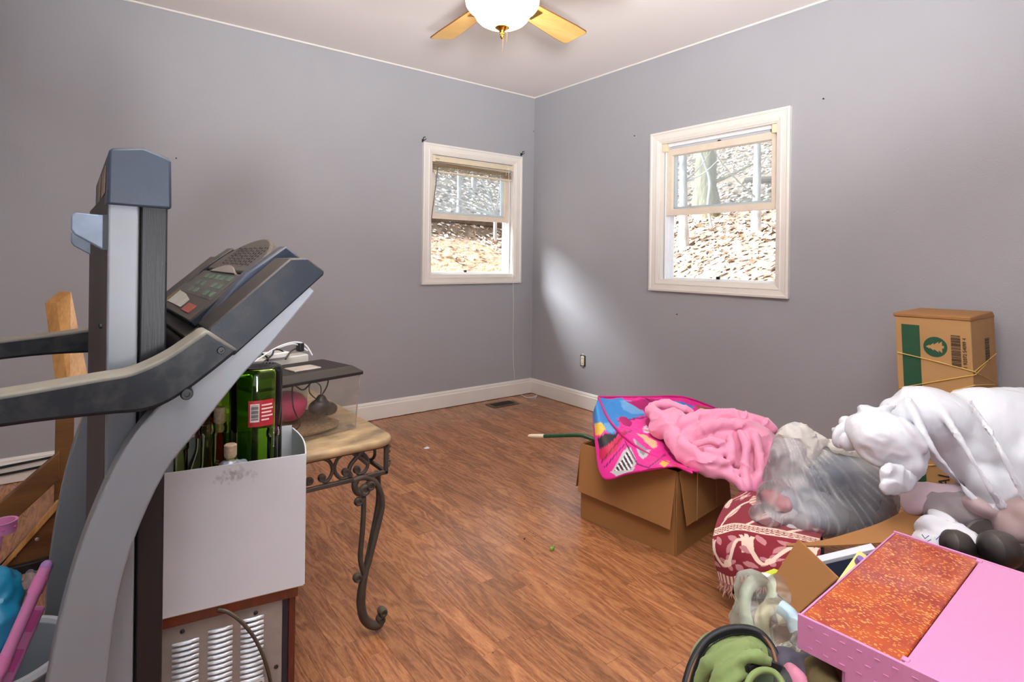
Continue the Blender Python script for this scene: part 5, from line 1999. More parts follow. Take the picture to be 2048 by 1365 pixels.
while z < 0.832:
    h = rbc.choice((0.0012, 0.0012, 0.0022, 0.0032))
    q = [C(fy(0.865), z, XF_ - 0.0006), C(fy(0.745), z, XF_ - 0.0006), C(fy(0.745), z + h, XF_ - 0.0006), C(fy(0.865), z + h, XF_ - 0.0006)]
    bc.prism(q, (-0.0004, 0, 0))
    z += h + rbc.choice((0.0012, 0.0016, 0.0026))
part('barcode', bc, M_kpr, tbx_, smooth=False, kind='stuff')


def ctext(s, t, z, size, m, par=None, up=True):
    # lines run up the carton
    M = frame(C(fy(t), z, XF_ - 0.0012), zd if up else -zd, -yd if up else yd, (-1, 0, 0))
    part('lettering', text_mb(s, size, M), m, par or tbx_, smooth=False)


ctext('1 92072 54099 4', 0.915, 0.770, 0.0165, M_kpr)
ctext('ARTIFICIAL', 0.58, 0.185, 0.052, M_kpr)
ctext('ULTRA', 0.215, 0.285, 0.042, M_kpr, gs)
bc = MB()
z = 0.725
while z < 0.815:
    h = rbc.choice((0.0016, 0.0026, 0.0036))
    y_ = YR_ - (HT - z) * sh - 0.0006
    y2 = YR_ - (HT - z - h) * sh - 0.0006
    bc.prism([(2.80, y_, z), (2.86, y_, z), (2.86, y2, z + h), (2.80, y2, z + h)], (0, -0.0004, 0))
    z += h + rbc.choice((0.0016, 0.0026))
part('barcode', bc, M_kpr, tbx_, smooth=False, kind='stuff')
wr = MB()
wr.hexa([C(YL_ + 0.004, HT - 0.012, XF_ - 0.003), C(YR_ - 0.003, HT - 0.010, XF_ - 0.003), C(YR_ - 0.003, HT - 0.010, XB_), C(YL_ + 0.004, HT - 0.012, XB_)], [C(YL_ + 0.006, HT + 0.002, XF_ - 0.004), C(YR_ - 0.002, HT + 0.006, XF_ - 0.003), C(YR_ + 0.004, HT + 0.012, XB_), C(YL_ + 0.01, HT + 0.008, XB_)])
part('worn_lid', wr, M_kraft, tbx_, bevel=0.004, label='scuffed top edge')
M_twine = mat('yellow_twine', rgb(226, 190, 96), 0.7)
fp = lambda px, py: P(px, py, X=XF_ - 0.004)
sp2 = lambda px, py: P(px, py, Y=YR_ - 0.012)
for pts_ in ([fp(1795, 705), fp(1875, 724), fp(1949, 744), sp2(1993, 707)], [fp(1800, 776), fp(1880, 762), fp(1951, 750), sp2(1972, 729)], [fp(1905, 782), fp(1950, 771), sp2(1996, 769)], [fp(1951, 745), sp2(1996, 768)], [fp(1800, 930), fp(1890, 931), fp(1950, 934)]):
    part('twine', MB().tube(pts_, 0.0016, 6), M_twine, tbx_)

# ------------------------------------------------------------------ white sacks
M_white = mat('white_polythene', rgb(220, 223, 230), 0.34, bump=0.5, bs=20, bd=0.008, stretch=(1.6, 1, 0.6), spec=0.4)
M_thinw = clear('thin_white_film', (0.97, 0.95, 0.93, 1), 0.9, 0.25, film=0.85, film_col=rgb(246, 240, 234), bump=0.5, bs=25)
wb = [E(1992, 882, 1.72, 128, 104, 0.14), E(1880, 842, 1.74, 92, 58, 0.11, 0.45), E(2055, 930, 1.66, 92, 112, 0.13), E(2000, 985, 1.62, 70, 40, 0.07, 0.62), E(1812, 838, 1.74, 48, 36, 0.08, 0.6), E(1990, 800, 1.76, 70, 22, 0.08), E(2060, 800, 1.74, 60, 24, 0.08)]
for L_, r_ in (([(1815, 800, 1.70), (1838, 850, 1.64), (1866, 900, 1.60), (1915, 960, 1.57)], 9), ([(1868, 800, 1.68), (1920, 880, 1.59), (1975, 970, 1.53), (2010, 1020, 1.53)], 8), ([(1940, 800, 1.66), (2000, 900, 1.54), (2050, 1000, 1.50)], 7), ([(1920, 968, 1.57), (1955, 1006, 1.55), (2000, 1030, 1.54)], 9)):
    wb += roll(L_, r_)
cw_ = P(1850, 800, D=1.7)


def wb_disp(p, n):
    q = RC.transposed() @ (p - cw_)
    g = q.x * 0.85 - q.z * 0.5
    w = 0.007 * (1 - abs(math.sin(g * 20 + 3.0 * nz(p, 5)))) ** 3
    return w + 0.008 * (ridge(p, 5, 2) - 0.5) + 0.002 * ridge(p, 22, 3)


wsk = thing('white_sack', 'big white plastic sack slumped before the tree carton', 'bag', P(1950, 1000, D=1.7))
part('sack_body', lump(wb, 0.008, 12, wb_disp), M_white, wsk)
part('sack_skirt', lump([E(2030, 1052, 1.52, 40, 34, 0.06), E(2065, 1050, 1.5, 44, 50, 0.06), E(1965, 1018, 1.56, 34, 14, 0.04, 0.5)], 0.007, 4, lambda p, n: 0.008 * ridge(p, 16, 6)), clear('pinkish_film', (0.92, 0.86, 0.85, 1), 0.9, 0.2, film=0.6, film_col=rgb(230, 206, 204), bump=0.6, bs=25), wsk, label='thin pinkish skirt of the sack')
wb2 = [E(1778, 884, 1.66, 74, 52, 0.08, 0.30), E(1738, 866, 1.69, 44, 40, 0.06), E(1815, 925, 1.62, 34, 24, 0.05, 0.8), E(1765, 838, 1.70, 52, 16, 0.05, 0.45)]
wb2 += roll([(1706, 850, 1.68), (1745, 826, 1.68), (1790, 812, 1.68)], 8) + roll([(1800, 838, 1.62), (1832, 872, 1.59), (1852, 905, 1.58)], 8) + roll([(1712, 892, 1.66), (1745, 922, 1.63), (1800, 932, 1.61), (1848, 908, 1.60)], 7)
sm = thing('white_bag', 'smaller round white carrier bag between the clear sack and the big white sack', 'bag', P(1770, 940, D=1.65))
part('bag_body', lump(wb2, 0.007, 6, lambda p, n: 0.008 * (ridge(p, 10, 9) - 0.5) + 0.003 * ridge(p, 26, 1)), M_white, sm)
part('bag_handle', lump([E(1788, 958, 1.58, 28, 30, 0.012, -0.4), E(1822, 942, 1.60, 34, 18, 0.014, -0.7), E(1778, 974, 1.57, 16, 14, 0.010), E(1808, 962, 1.585, 22, 20, 0.010, -0.5)], 0.004, 2, lambda p, n: 0.007 * ridge(p, 24, 5)), M_white, sm)
part('bag_handle', lump([E(1688, 872, 1.72, 22, 26, 0.012, 0.5), E(1702, 852, 1.73, 24, 14, 0.014, 0.6), E(1674, 862, 1.74, 10, 5, 0.010, 0.4), E(1700, 884, 1.70, 20, 18, 0.014, -0.4)], 0.004, 2, lambda p, n: 0.006 * ridge(p, 22, 8)), M_white, sm)

# pale bags, paper and dumbbells below them
M_lil = mat('pale_pink_cloth', rgb(214, 190, 200), 0.7, var=0.08, vs=9)
single('pale_pink_cloth', lump([E(1846, 990, 1.74, 42, 17, 0.05, 0.1), E(1896, 986, 1.72, 46, 14, 0.05), E(1832, 1010, 1.70, 24, 16, 0.04, -0.5)], 0.007, 4, lambda p, n: 0.010 * ridge(p, 12, 4)), M_lil, 'pale pink folded cloth under the white sacks', 'cloth')
single('grey_film_bag', lump([E(1900, 1020, 1.66, 52, 26, 0.07), E(1950, 1030, 1.62, 60, 30, 0.08, 0.2), E(1985, 1052, 1.58, 48, 26, 0.07)], 0.007, 5, lambda p, n: 0.010 * ridge(p, 12, 6) + 0.004 * ridge(p, 30)), clear('grey_film', (0.85, 0.85, 0.88, 1), 0.9, 0.2, film=0.6, film_col=rgb(212, 206, 208), bump=0.6, bs=25), 'crumpled grey see-through bag beside the dumbbells', 'bag')
pap = thing('packing_paper', 'crumpled white packing paper printed with blue lines', 'paper', P(1890, 1080, D=1.55))
part('sheet', lump([E(1875, 1062, 1.56, 34, 28, 0.05, 0.4), E(1912, 1075, 1.53, 40, 22, 0.05, 0.3), E(1890, 1042, 1.60, 34, 10, 0.03, 0.3), E(1856, 1085, 1.54, 18, 18, 0.04)], 0.0055, 2, lambda p, n: 0.014 * ridge(p, 15, 9) - 0.004), mat('white_paper', rgb(226, 226, 232), 0.7), pap, angle=20)
pl_ = MB()
for pts_ in ([(1872, 1080), (1880, 1072), (1892, 1070), (1896, 1078)], [(1844, 1070), (1850, 1078), (1858, 1072)], [(1840, 1082), (1850, 1086), (1862, 1080)]):
    pl_.tube([P(x, y, D=1.485) for x, y in pts_], 0.0012, 4)
part('blue_print', pl_, mat('blue_ink', rgb(60, 84, 150), 0.6), pap, kind='stuff')
M_iron2 = mat('black_rubber', rgb(36, 34, 34), 0.42, var=0.3, vs=25, dust=(96, 88, 80, 0.35), spec=0.5)
for i, (lab, c, r, ax_, L) in enumerate((('black dumbbell with glossy rounded head beside the white packing paper', P(1915, 1092, D=1.46), 0.038, (0.75, -0.6, -0.25), 0.12), ('dusty black dumbbell with large head beside the grey disc', P(2000, 1100, D=1.42), 0.045, (0.82, -0.5, -0.12), 0.12))):
    t = thing('dumbbell', lab, 'dumbbell', c - Vector((0, 0, r)))
    zx = Vector(ax_).normalized()
    xx = zx.orthogonal().normalized()
    M = frame(c, xx, zx.cross(xx), zx)
    part('head', MB().lathe([(0, -r * 0.95), (r * .5, -r * .9), (r * .88, -r * .6), (r, -r * .1), (r * .92, r * .45), (r * .6, r * .85), (r * .42, r * .95), (0, r)], n=28, M=M), M_iron2, t)
    part('handle', MB().lathe([(r * .42, r * .9), (r * .40, L), (0, L)], n=20, M=M), M_iron2, t)
    part('head', MB().lathe([(0, L), (r * .6, L + r * .1), (r, L + r * .9), (r * .88, L + r * 1.5), (0, L + r * 1.9)], n=28, M=M), M_iron2, t)
dc = P(1975, 1092, D=1.52)
M = frame(dc, (_r0[0], _r0[1], 0), (0.2, 0.26, 0.94), Vector((_r0[0], _r0[1], 0)).cross(Vector((0.2, 0.26, 0.94))).normalized())
single('weight_plate', MB().lathe([(0, -0.008), (0.062, -0.008), (0.066, -0.004), (0.066, 0.004), (0.062, 0.008), (0, 0.008)], n=40, M=M), mat('grey_rubber', rgb(76, 70, 68), 0.6, var=0.12, vs=12), 'dark grey round weight plate standing behind the dumbbells', 'weight')

# ------------------------------------------------------------------ open box with frames
ob = thing('open_box', 'open brown cardboard box holding frames beneath the pink case', 'box', P(1640, 1200, D=1.4) * 1.0)
ob.location.z = 0
Z2 = 0.30
L1, L2 = P(1540, 1170, Z=Z2), P(1597, 1232, Z=Z2)
L2 = L1 + (L2 - L1) * 1.9
BRr = P(1800, 1082, Z=Z2)
BRr = L1 + (BRr - L1) * 1.0
FRr = L2 + (BRr - L1)
dn = Vector((0, 0, -Z2))
for nm, a, b in (('side_wall', L1, L2), ('end_wall', L1, BRr), ('side_wall', BRr, FRr), ('end_wall', L2, FRr)):
    board(nm, [a + dn, b + dn, b, a], 0.004, M_kraft2, ob)
board('box_floor', [L1 + dn * .99, L2 + dn * .99, FRr + dn * .99, BRr + dn * .99], 0.003, M_kraft2, ob)
board('flap', [P(1540, 1170, D=1.405), P(1597, 1232, D=1.28), P(1680, 1157, D=1.225), P(1599, 1079, D=1.385)], 0.004, M_kraft, ob, 0.003, 'brown flap standing up')
bf = MB()
top_ = [P(1572, 1088, D=1.60), P(1640, 1082, D=1.60), P(1700, 1066, D=1.62), P(1760, 1046, D=1.65), P(1812, 1020, D=1.70), P(1842, 1003, D=1.74)]
bot_ = [P(1572, 1092, D=1.58), P(1640, 1092, D=1.56), P(1700, 1090, D=1.55), P(1760, 1086, D=1.54), P(1815, 1084, D=1.56), P(1866, 1036, D=1.66)]
bf.strip(spline(top_, 4), spline(bot_, 4), (0, 0, -0.004))
part('flap', bf, M_kraft, ob, smooth=True, angle=50)
frm = thing('picture_frame', 'white-edged picture frame standing in the open box', 'frame', P(1700, 1130, D=1.45))
a, b = P(1642, 1124, D=1.46), P(1752, 1098, D=1.44)
fx = (b - a)
part('frame_bar', MB().hexa([a, b, b + Vector((0, 0, -0.010)), a + Vector((0, 0, -0.010))], [a + Vector((0.012, 0.016, 0.004)), b + Vector((0.012, 0.016, 0.004)), b + Vector((0.012, 0.016, -0.008)), a + Vector((0.012, 0.016, -0.008))]), mat('grey_white_frame', rgb(206, 212, 222), 0.4), frm, bevel=0.001)
board('backing', [a + Vector((0, 0, -0.010)), b + Vector((0, 0, -0.010)), b + Vector((0, 0, -0.16)), a + Vector((0, 0, -0.16))], 0.006, mat('navy_board', rgb(52, 62, 84), 0.5), frm)
bk_ = thing('yellow_book', 'pale yellow booklet with a purple dot leaning in the open box', 'book', P(1700, 1150, D=1.36))
y0_, y1_, y2_, y3_ = P(1672, 1166, D=1.33), P(1718, 1101, D=1.41), P(1740, 1116, D=1.40), P(1712, 1190, D=1.31)
cv = board('cover', [y0_, y1_, y2_, y3_], 0.006, mat('yellow_paper', rgb(232, 224, 140), 0.55), bk_)
dotc = P(1719, 1122, D=1.372)
nv_ = (y1_ - y0_).cross(y3_ - y0_).normalized()
dx_ = (y1_ - y0_).normalized()
M = frame(dotc, dx_, nv_.cross(dx_), nv_)
part('purple_dot', MB().lathe([(0.0, -0.008), (0.0085, -0.008), (0.0085, 0.008), (0, 0.008)], n=20, M=M), mat('purple_ink', rgb(126, 104, 168), 0.5), bk_)

# ------------------------------------------------------------------ pink case with glitter panel
M_case = mat('pink_case_plastic', rgb(210, 138, 184), 0.32, spec=0.5, var=0.02, vs=60, stretch=(1, 8, 1))
ZT = 0.420
c00, c01 = P(1597, 1229, Z=ZT), P(1790, 1062, Z=ZT)       # the two corners in view
ex = (c01 - c00).normalized()
ey = Vector((ex.y, -ex.x, 0))
LX, WY = (c01 - c00).length, 0.52


def G(a, w, z):
    return c00 + ex * a + ey * w + Vector((0, 0, z - ZT))


def gbx(a0, a1, w0, w1, z0, z1, mb=None):
    mb = mb or MB()
    return mb.hexa([G(a0, w0, z0), G(a1, w0, z0), G(a1, w1, z0), G(a0, w1, z0)], [G(a0, w0, z1), G(a1, w0, z1), G(a1, w1, z1), G(a0, w1, z1)])


pcs = thing('pink_case', 'pink plastic case with an orange glitter panel lying on the open box', 'case', G(LX / 2, WY / 2, ZT - 0.09))
PW = 0.172
lidm = MB()
gbx(0, 0.008, 0, PW, ZT - 0.066, ZT, lidm)
tray = part('front_wall', gbx(0, 0.006, -0.002, WY, ZT - 0.066, ZT), M_case, pcs, bevel=0.0012)
part('rear_wall', gbx(LX - 0.006, LX, -0.002, WY, ZT - 0.066, ZT), M_case, pcs, bevel=0.0012)
part('end_wall', gbx(0.006, LX - 0.006, -0.002, 0.002, ZT - 0.066, ZT - 0.004), M_case, pcs, bevel=0.001)
part('top_sheet', gbx(0.006, LX - 0.006, PW, WY, ZT - 0.009, ZT - 0.001), M_case, pcs, bevel=0.0015)
part('lower_body', gbx(0.006, LX - 0.02, 0.075, WY, ZT - 0.30, ZT - 0.064), M_case, pcs, bevel=0.003)
part('lower_front', gbx(0.0, 0.008, 0.083, WY, ZT - 0.30, ZT - 0.064), M_case, pcs, bevel=0.001)
part('inner_tray', gbx(0.006, LX - 0.006, 0.002, PW, ZT - 0.066, ZT - 0.050), M_case, pcs)
dm = MB()
for i in range(18):
    for j in range(3):
        w, z = 0.022 + i * 0.028 + (0.014 if j % 2 else 0), ZT - 0.014 - j * 0.020
        dm.obox(G(-0.0002, w, z), ey, uz + ey * 0.35, ex, 0.0045, 0.0007, 0.0012)
for i in range(14):
    for j in range(5):
        w, z = 0.10 + i * 0.028 + (0.014 if j % 2 else 0), ZT - 0.085 - j * 0.020
        dm.obox(G(-0.0002, w, z), ey, uz + ey * 0.35, ex, 0.0045, 0.0007, 0.0012)
part('embossed_dashes', dm, M_case, tray, smooth=False, kind='stuff')


def glitter():
    m, nt, N, L, b = new_mat('orange_glitter')
    tc = N.new('ShaderNodeTexCoord')
    n1 = N.new('ShaderNodeTexNoise')
    n1.inputs['Scale'].default_value = 16
    n1.inputs['Detail'].default_value = 3
    L.new(tc.outputs['Object'], n1.inputs['Vector'])
    mr = N.new('ShaderNodeMapRange')
    mr.inputs[1].default_value = 0.35
    mr.inputs[2].default_value = 0.65
    L.new(n1.outputs[0], mr.inputs[0])
    c1 = mixrgb(nt, mr.outputs[0], rgb(178, 76, 12), rgb(150, 46, 30))
    vo = N.new('ShaderNodeTexVoronoi')
    vo.inputs['Scale'].default_value = 520
    mp = N.new('ShaderNodeMapping')
    mp.inputs['Scale'].default_value = (1, 0.45, 1)
    mp.inputs['Rotation'].default_value = (0, 0, 0.5)
    L.new(tc.outputs['Object'], mp.inputs[0])
    L.new(mp.outputs[0], vo.inputs['Vector'])
    sp3 = N.new('ShaderNodeSeparateColor')
    L.new(vo.outputs['Color'], sp3.inputs[0])
    g = N.new('ShaderNodeMath')
    g.operation = 'GREATER_THAN'
    g.inputs[1].default_value = 0.88
    L.new(sp3.outputs[0], g.inputs[0])
    c2 = mixrgb(nt, g.outputs[0], c1, rgb(232, 160, 84))
    L.new(c2, b.inputs['Base Color'])
    b.inputs['Roughness'].default_value = 0.3
    b.inputs['Coat Weight'].default_value = 0.5
    b.inputs['Coat Roughness'].default_value = 0.05
    return m


part('glitter_panel', gbx(0.007, LX - 0.007, 0.003, PW - 0.003, ZT - 0.050, ZT - 0.003), glitter(), pcs, bevel=0.003, label='translucent orange glitter panel')
for a in (0.012, LX - 0.022):
    part('hinge', gbx(a, a + 0.012, PW - 0.006, PW + 0.006, ZT - 0.012, ZT + 0.001), M_case, pcs, bevel=0.0015)

# ------------------------------------------------------------------ clear bag of toys, and the green backpack
cbg = thing('toy_bag', 'small clear bag of pale green and blue baby toys beside the open box', 'bag', P(1530, 1330, D=1.27))
M_film2 = clear('toy_bag_film', (0.94, 0.95, 0.94, 1), 0.95, 0.06, film=0.20, film_col=rgb(240, 240, 234), scratch=12, bump=0.5, bs=24)
part('film', lump([E(1506, 1192, 1.36, 34, 42, 0.05), E(1508, 1250, 1.32, 40, 46, 0.05), E(1556, 1258, 1.28, 42, 46, 0.05), E(1590, 1290, 1.22, 30, 40, 0.05), E(1560, 1200, 1.36, 44, 36, 0.05), E(1560, 1310, 1.22, 50, 26, 0.05)], 0.006, 4, lambda p, n: 0.007 * ridge(p, 16, 3) + 0.004 * ridge(p, 34, 1)), M_film2, cbg)
M_pgrn = mat('pale_green_plastic', rgb(222, 234, 212), 0.4)
M_pblu = mat('pale_blue_plastic', rgb(176, 206, 218), 0.4)
part('toy_loop', MB().tube(spline([P(1498, 1262, D=1.36), P(1488, 1215, D=1.38), P(1500, 1170, D=1.40), P(1535, 1160, D=1.40), P(1548, 1190, D=1.38), P(1530, 1230, D=1.36), P(1520, 1270, D=1.34)], 6), 0.015, 12), M_pgrn, cbg)
part('toy_loop', MB().tube(spline([P(1528, 1290, D=1.29), P(1524, 1240, D=1.30), P(1540, 1215, D=1.32), P(1562, 1222, D=1.31), P(1572, 1250, D=1.29)], 6), 0.016, 12), mat('cream_plastic', rgb(220, 212, 176), 0.4), cbg)
part('toy_rattle', MB().tube(spline([P(1560, 1214, D=1.28), P(1582, 1232, D=1.26), P(1598, 1262, D=1.24)], 6), [0.016] * 9 + [0.020] * 4, 14), M_pblu, cbg)
lime = board('card', [P(1512, 1152, D=1.44), P(1548, 1138, D=1.44), P(1560, 1142, D=1.42), P(1524, 1160, D=1.42)], 0.003, mat('lime_card', rgb(190, 206, 60), 0.5), cbg, 0, 'lime green card edge')

gbk = thing('green_backpack', 'open olive green backpack with black zipped rim on the floor', 'backpack', (1.07, 0.60, 0))
rim = [(1372, 1385, 1.14), (1388, 1330, 1.17), (1412, 1290, 1.20), (1445, 1268, 1.21), (1482, 1262, 1.21), (1515, 1270, 1.20), (1540, 1298, 1.18), (1552, 1335, 1.15), (1556, 1385, 1.11)]
rp = spline([P(x, y, D=d) for x, y, d in rim], 5)
M_gcl = mat('green_canvas', rgb(118, 138, 80), 0.75, var=0.18, vs=6, bump=0.2, bs=250, sheen=0.2)
M_gdk = mat('dark_green_canvas', rgb(84, 108, 78), 0.75, var=0.10, vs=6)
M_zip = mat('black_webbing', rgb(24, 24, 28), 0.6, bump=0.4, bs=300, bd=0.001)
part('rim', MB().tube(rp, 1.0, sq=(0.024, 0.014), up=_f), M_zip, gbk, bevel=0.004)
part('rim_binding', MB().tube([p + Vector((-0.001, -0.001, 0.008)) for p in rp], 0.0035, 8), mat('tan_binding', rgb(120, 84, 52), 0.6), gbk)
zt = MB()
for i in range(0, len(rp) - 1):
    for k in (0.0, 0.5):
        q = rp[i].lerp(rp[i + 1], k)
        zt.obox(q - Vector(_f) * 0.0125, rp[i + 1] - rp[i], _f, uz, 0.0016, 0.001, 0.0016)
part('zip_teeth', zt, M_black, gbk, smooth=False, kind='stuff')
lining_r = roll([(1392, 1375, 1.14), (1420, 1325, 1.14), (1470, 1295, 1.14), (1520, 1300, 1.14)], 13) + roll([(1420, 1385, 1.11), (1450, 1340, 1.11), (1500, 1315, 1.11), (1538, 1322, 1.11)], 12) + roll([(1440, 1395, 1.09), (1470, 1362, 1.09), (1496, 1350, 1.10)], 10)
part('lining', lump(lining_r + [E(1462, 1340, 1.20, 78, 66, 0.07), E(1500, 1310, 1.20, 46, 38, 0.05), E(1430, 1370, 1.18, 52, 60, 0.06), E(1460, 1430, 1.15, 80, 60, 0.08)], 0.0055, 4, lambda p, n: 0.006 * ridge(p, 9, 5) - 0.003 + 0.002 * ridge(p, 25)), M_gcl, gbk)
part('pocket', lump([E(1500, 1342, 1.15, 44, 22, 0.03, -0.3), E(1520, 1370, 1.14, 38, 30, 0.03)], 0.005, 4, lambda p, n: 0.006 * ridge(p, 14, 2)), M_gdk, gbk, label='dark green inner pocket')
rim2 = spline([P(x, y, D=d) for x, y, d in [(1490, 1392, 1.06), (1500, 1358, 1.08), (1522, 1342, 1.09), (1548, 1346, 1.08), (1566, 1370, 1.06), (1572, 1400, 1.04)]], 5)
part('pocket_rim', MB().tube(rim2, 0.006, 10), M_gcl, gbk)
part('strap', MB().tube(spline([P(1500, 1346, D=1.10), P(1530, 1332, D=1.11), P(1562, 1345, D=1.09), P(1580, 1385, D=1.06)], 5), 1.0, sq=(0.022, 0.006), up=_f), M_zip, gbk)
part('back_panel', lump([E(1465, 1350, 1.26, 88, 80, 0.03), E(1465, 1450, 1.22, 95, 70, 0.05)], 0.008, 4), M_zip, gbk)

dk_ = lump([E(1585, 1335, 1.16, 34, 20, 0.05, 0.3), E(1625, 1350, 1.12, 36, 18, 0.05, 0.4)], 0.006, 3, lambda p, n: 0.006 * ridge(p, 14))
single('dark_pouch', dk_, mat('charcoal_cloth', rgb(70, 66, 82), 0.7, var=0.2, vs=20), 'dark charcoal pouch between the green backpack and pink case', 'pouch')
br_ = lump([E(1640, 1352, 1.10, 30, 28, 0.04, 0.5), E(1655, 1385, 1.06, 30, 30, 0.04)], 0.006, 3, lambda p, n: 0.006 * ridge(p, 16))
single('brown_cloth', br_, mat('olive_brown_cloth', rgb(92, 78, 44), 0.8, var=0.2), 'olive brown cloth lump under the pink case', 'cloth')
pk2 = lump([E(1592, 1362, 1.10, 18, 24, 0.04)], 0.006, 3, lambda p, n: 0.004 * ridge(p, 20))
single('pink_cloth', pk2, mat('dusty_pink_cloth', rgb(196, 124, 150), 0.7), 'scrap of dusty pink cloth beside the backpack strap', 'cloth')
# ------------------------------------------------------------------ ceiling fan with its lit bowl
HX, HY = 1.402, 1.895
fan = thing('ceiling_fan', 'five-blade wooden ceiling fan with lit white glass bowl and brass finial', 'ceiling fan', (HX, HY, ZC))
M_brass = mat('polished_brass', rgb(212, 164, 74), 0.22, 1.0)
M_fanw = wood('honey_maple', rgb(226, 176, 92), rgb(246, 210, 136), 0.35, 'X', 6.0, 1.6)
M_fandk = mat('blade_edge', rgb(122, 72, 36), 0.5)
c = (HX, HY, 0)
part('canopy', MB().lathe([(0, ZC), (0.075, ZC), (0.078, ZC - 0.02), (0.05, ZC - 0.05), (0.02, ZC - 0.055), (0.0, ZC - 0.055)], c, 32), M_brass, fan)
part('motor_housing', MB().lathe([(0, 2.395), (0.05, 2.395), (0.11, 2.37), (0.125, 2.33), (0.125, 2.235), (0.10, 2.215), (0.05, 2.205), (0, 2.205)], c, 40), M_brass, fan)
lk_ = part('light_fitter', MB().lathe([(0, 2.207), (0.06, 2.207), (0.068, 2.206), (0.140, 2.204), (0.150, 2.194), (0.146, 2.180), (0.135, 2.176), (0, 2.176)], c, 40), M_brass, fan)
bowl = [(0.140, 2.186), (0.150, 2.178), (0.153, 2.166), (0.150, 2.150), (0.140, 2.136), (0.124, 2.122), (0.115, 2.110), (0.108, 2.096), (0.094, 2.082), (0.072, 2.070), (0.045, 2.062), (0.016, 2.059), (0, 2.059)]
M_bowl = mat('lit_opal_glass', rgb(255, 250, 238), 0.25, emit=((1.0, 0.84, 0.58, 1), 15.0))
part('glass_bowl', MB().lathe(bowl, c, 48), M_bowl, fan, angle=80)
fin = part('finial', MB().lathe([(0, 2.062), (0.029, 2.061), (0.030, 2.058), (0.020, 2.052), (0.012, 2.044), (0.010, 2.036), (0.0105, 2.031), (0.0075, 2.028), (0.0085, 2.022), (0.006, 2.017), (0.003, 2.013), (0, 2.012)], c, 28), M_brass, fan)
for dx, dy, l in ((-0.010, -0.020, 0.115), (0.004, -0.028, 0.075)):
    p0 = Vector((HX + dx, HY + dy, 2.060 + 0.0))
    mb = MB()
    n = int(l / 0.0036)
    for k in range(n):
        mb.ball(p0 - Vector((0, 0, 0.0036 * k)), 0.0014, n=6)
    part('pull_chain', mb, M_brass, fan, kind='stuff')
bl0 = math.radians(13.5)
for k in range(5):
    a = bl0 + k * math.radians(72)
    ux_, uy_ = Vector((math.cos(a), math.sin(a), 0)), Vector((-math.sin(a), math.cos(a), 0))
    pitch = math.radians(-11)
    uy2 = uy_ * math.cos(pitch) + uz * math.sin(pitch)
    up2 = ux_.cross(uy2)
    o_ = Vector((HX, HY, 2.192))
    w0, w1 = 0.050, 0.066
    out = [(0.155, -w0), (0.47, -w1)]
    for q in range(6):
        an = -math.pi / 2 + math.pi / 2 * q / 5
        out.append((0.548 + 0.022 * math.cos(an), -w1 + 0.022 + 0.022 * math.sin(an)))
    for q in range(6):
        an = math.pi / 2 * q / 5
        out.append((0.548 + 0.022 * math.cos(an), w1 - 0.022 + 0.022 * math.sin(an)))
    out += [(0.47, w1), (0.155, w0)]
    poly_ = [o_ + ux_ * r_ + uy2 * w for r_, w in out]
    # blade boards share a grain running along their own length
    b = part('blade', MB().prism(poly_, up2 * 0.006), [M_fanw], fan, smooth=False, bevel=0.001)
    edge = MB().tube([p + up2 * 0.003 for p in poly_], 0.0031, 6, closed=True)
    part('blade_edging', edge, M_fandk, b)
    ir = MB()
    ir.obox(o_ + ux_ * 0.135 + up2 * -0.001, ux_, uy2, up2, 0.055, 0.018, 0.004)
    ir.obox(o_ + ux_ * 0.205 + up2 * -0.003, ux_, uy2, up2, 0.035, 0.034, 0.003)
    part('blade_iron', ir, M_brass, b, bevel=0.002, kind='stuff')

# ------------------------------------------------------------------ bunched blind in the smaller window
M_blind = mat('aged_blind', rgb(222, 206, 178), 0.45, var=0.05, vs=20)
M_slat = mat('tan_slat', rgb(190, 164, 128), 0.5, var=0.10, vs=25)
bl = thing('window_blind', 'raised tan mini blind bunched crookedly at the top of the smaller window', 'blind', (2.425, YL + 0.02, 1.80))
xa, xb = 2.058, 2.795
part('headrail', MB().box(xa, xb, YL - 0.002, YL + 0.026, 1.808, 1.845), M_blind, bl, bevel=0.002)
br0 = MB().box(xa - 0.003, xa + 0.020, YL - 0.006, YL + 0.028, 1.800, 1.850)
part('bracket', br0, M_blind, bl, bevel=0.002)
part('bracket', MB().box(xb - 0.017, xb + 0.003, YL - 0.006, YL + 0.028, 1.800, 1.850), M_blind, bl, bevel=0.002)
part('valance_clip', MB().box(xa + 0.025, xa + 0.055, YL - 0.0035, YL - 0.002, 1.822, 1.825), M_black, bl)
for k in range(11):          # each slat of the bunch: a shallow curved strip, lower towards one end
    z0 = 1.7975 - k * 0.0052
    drop0, drop1 = 0.0, (-0.006 if k == 0 else 0.0)
    mb = MB()
    A, B = [], []
    for j in range(9):
        t = j / 8
        x = xa + 0.012 + (xb - xa - 0.024) * t
        sag = 0.012 * (t - 0.35) * (1 if k < 2 else 0.35) + 0.002 * nz((x * 6, k, 0), 1.0)
        A.append(Vector((x, YL + 0.000, z0 - sag)))
        B.append(Vector((x, YL + 0.026, z0 - sag + 0.002)))
    mb.strip(A, B, (0, 0, -0.0012))
    part('slat', mb, M_blind if k == 0 else M_slat, bl, smooth=False)
part('bottom_rail', MB().hexa([(xa + 0.012, YL - 0.001, 1.727), (xb - 0.012, YL - 0.001, 1.722), (xb - 0.012, YL + 0.026, 1.722), (xa + 0.012, YL + 0.026, 1.727)], [(xa + 0.012, YL - 0.001, 1.739), (xb - 0.012, YL - 0.001, 1.734), (xb - 0.012, YL + 0.026, 1.734), (xa + 0.012, YL + 0.026, 1.739)]), M_blind, bl, bevel=0.002)
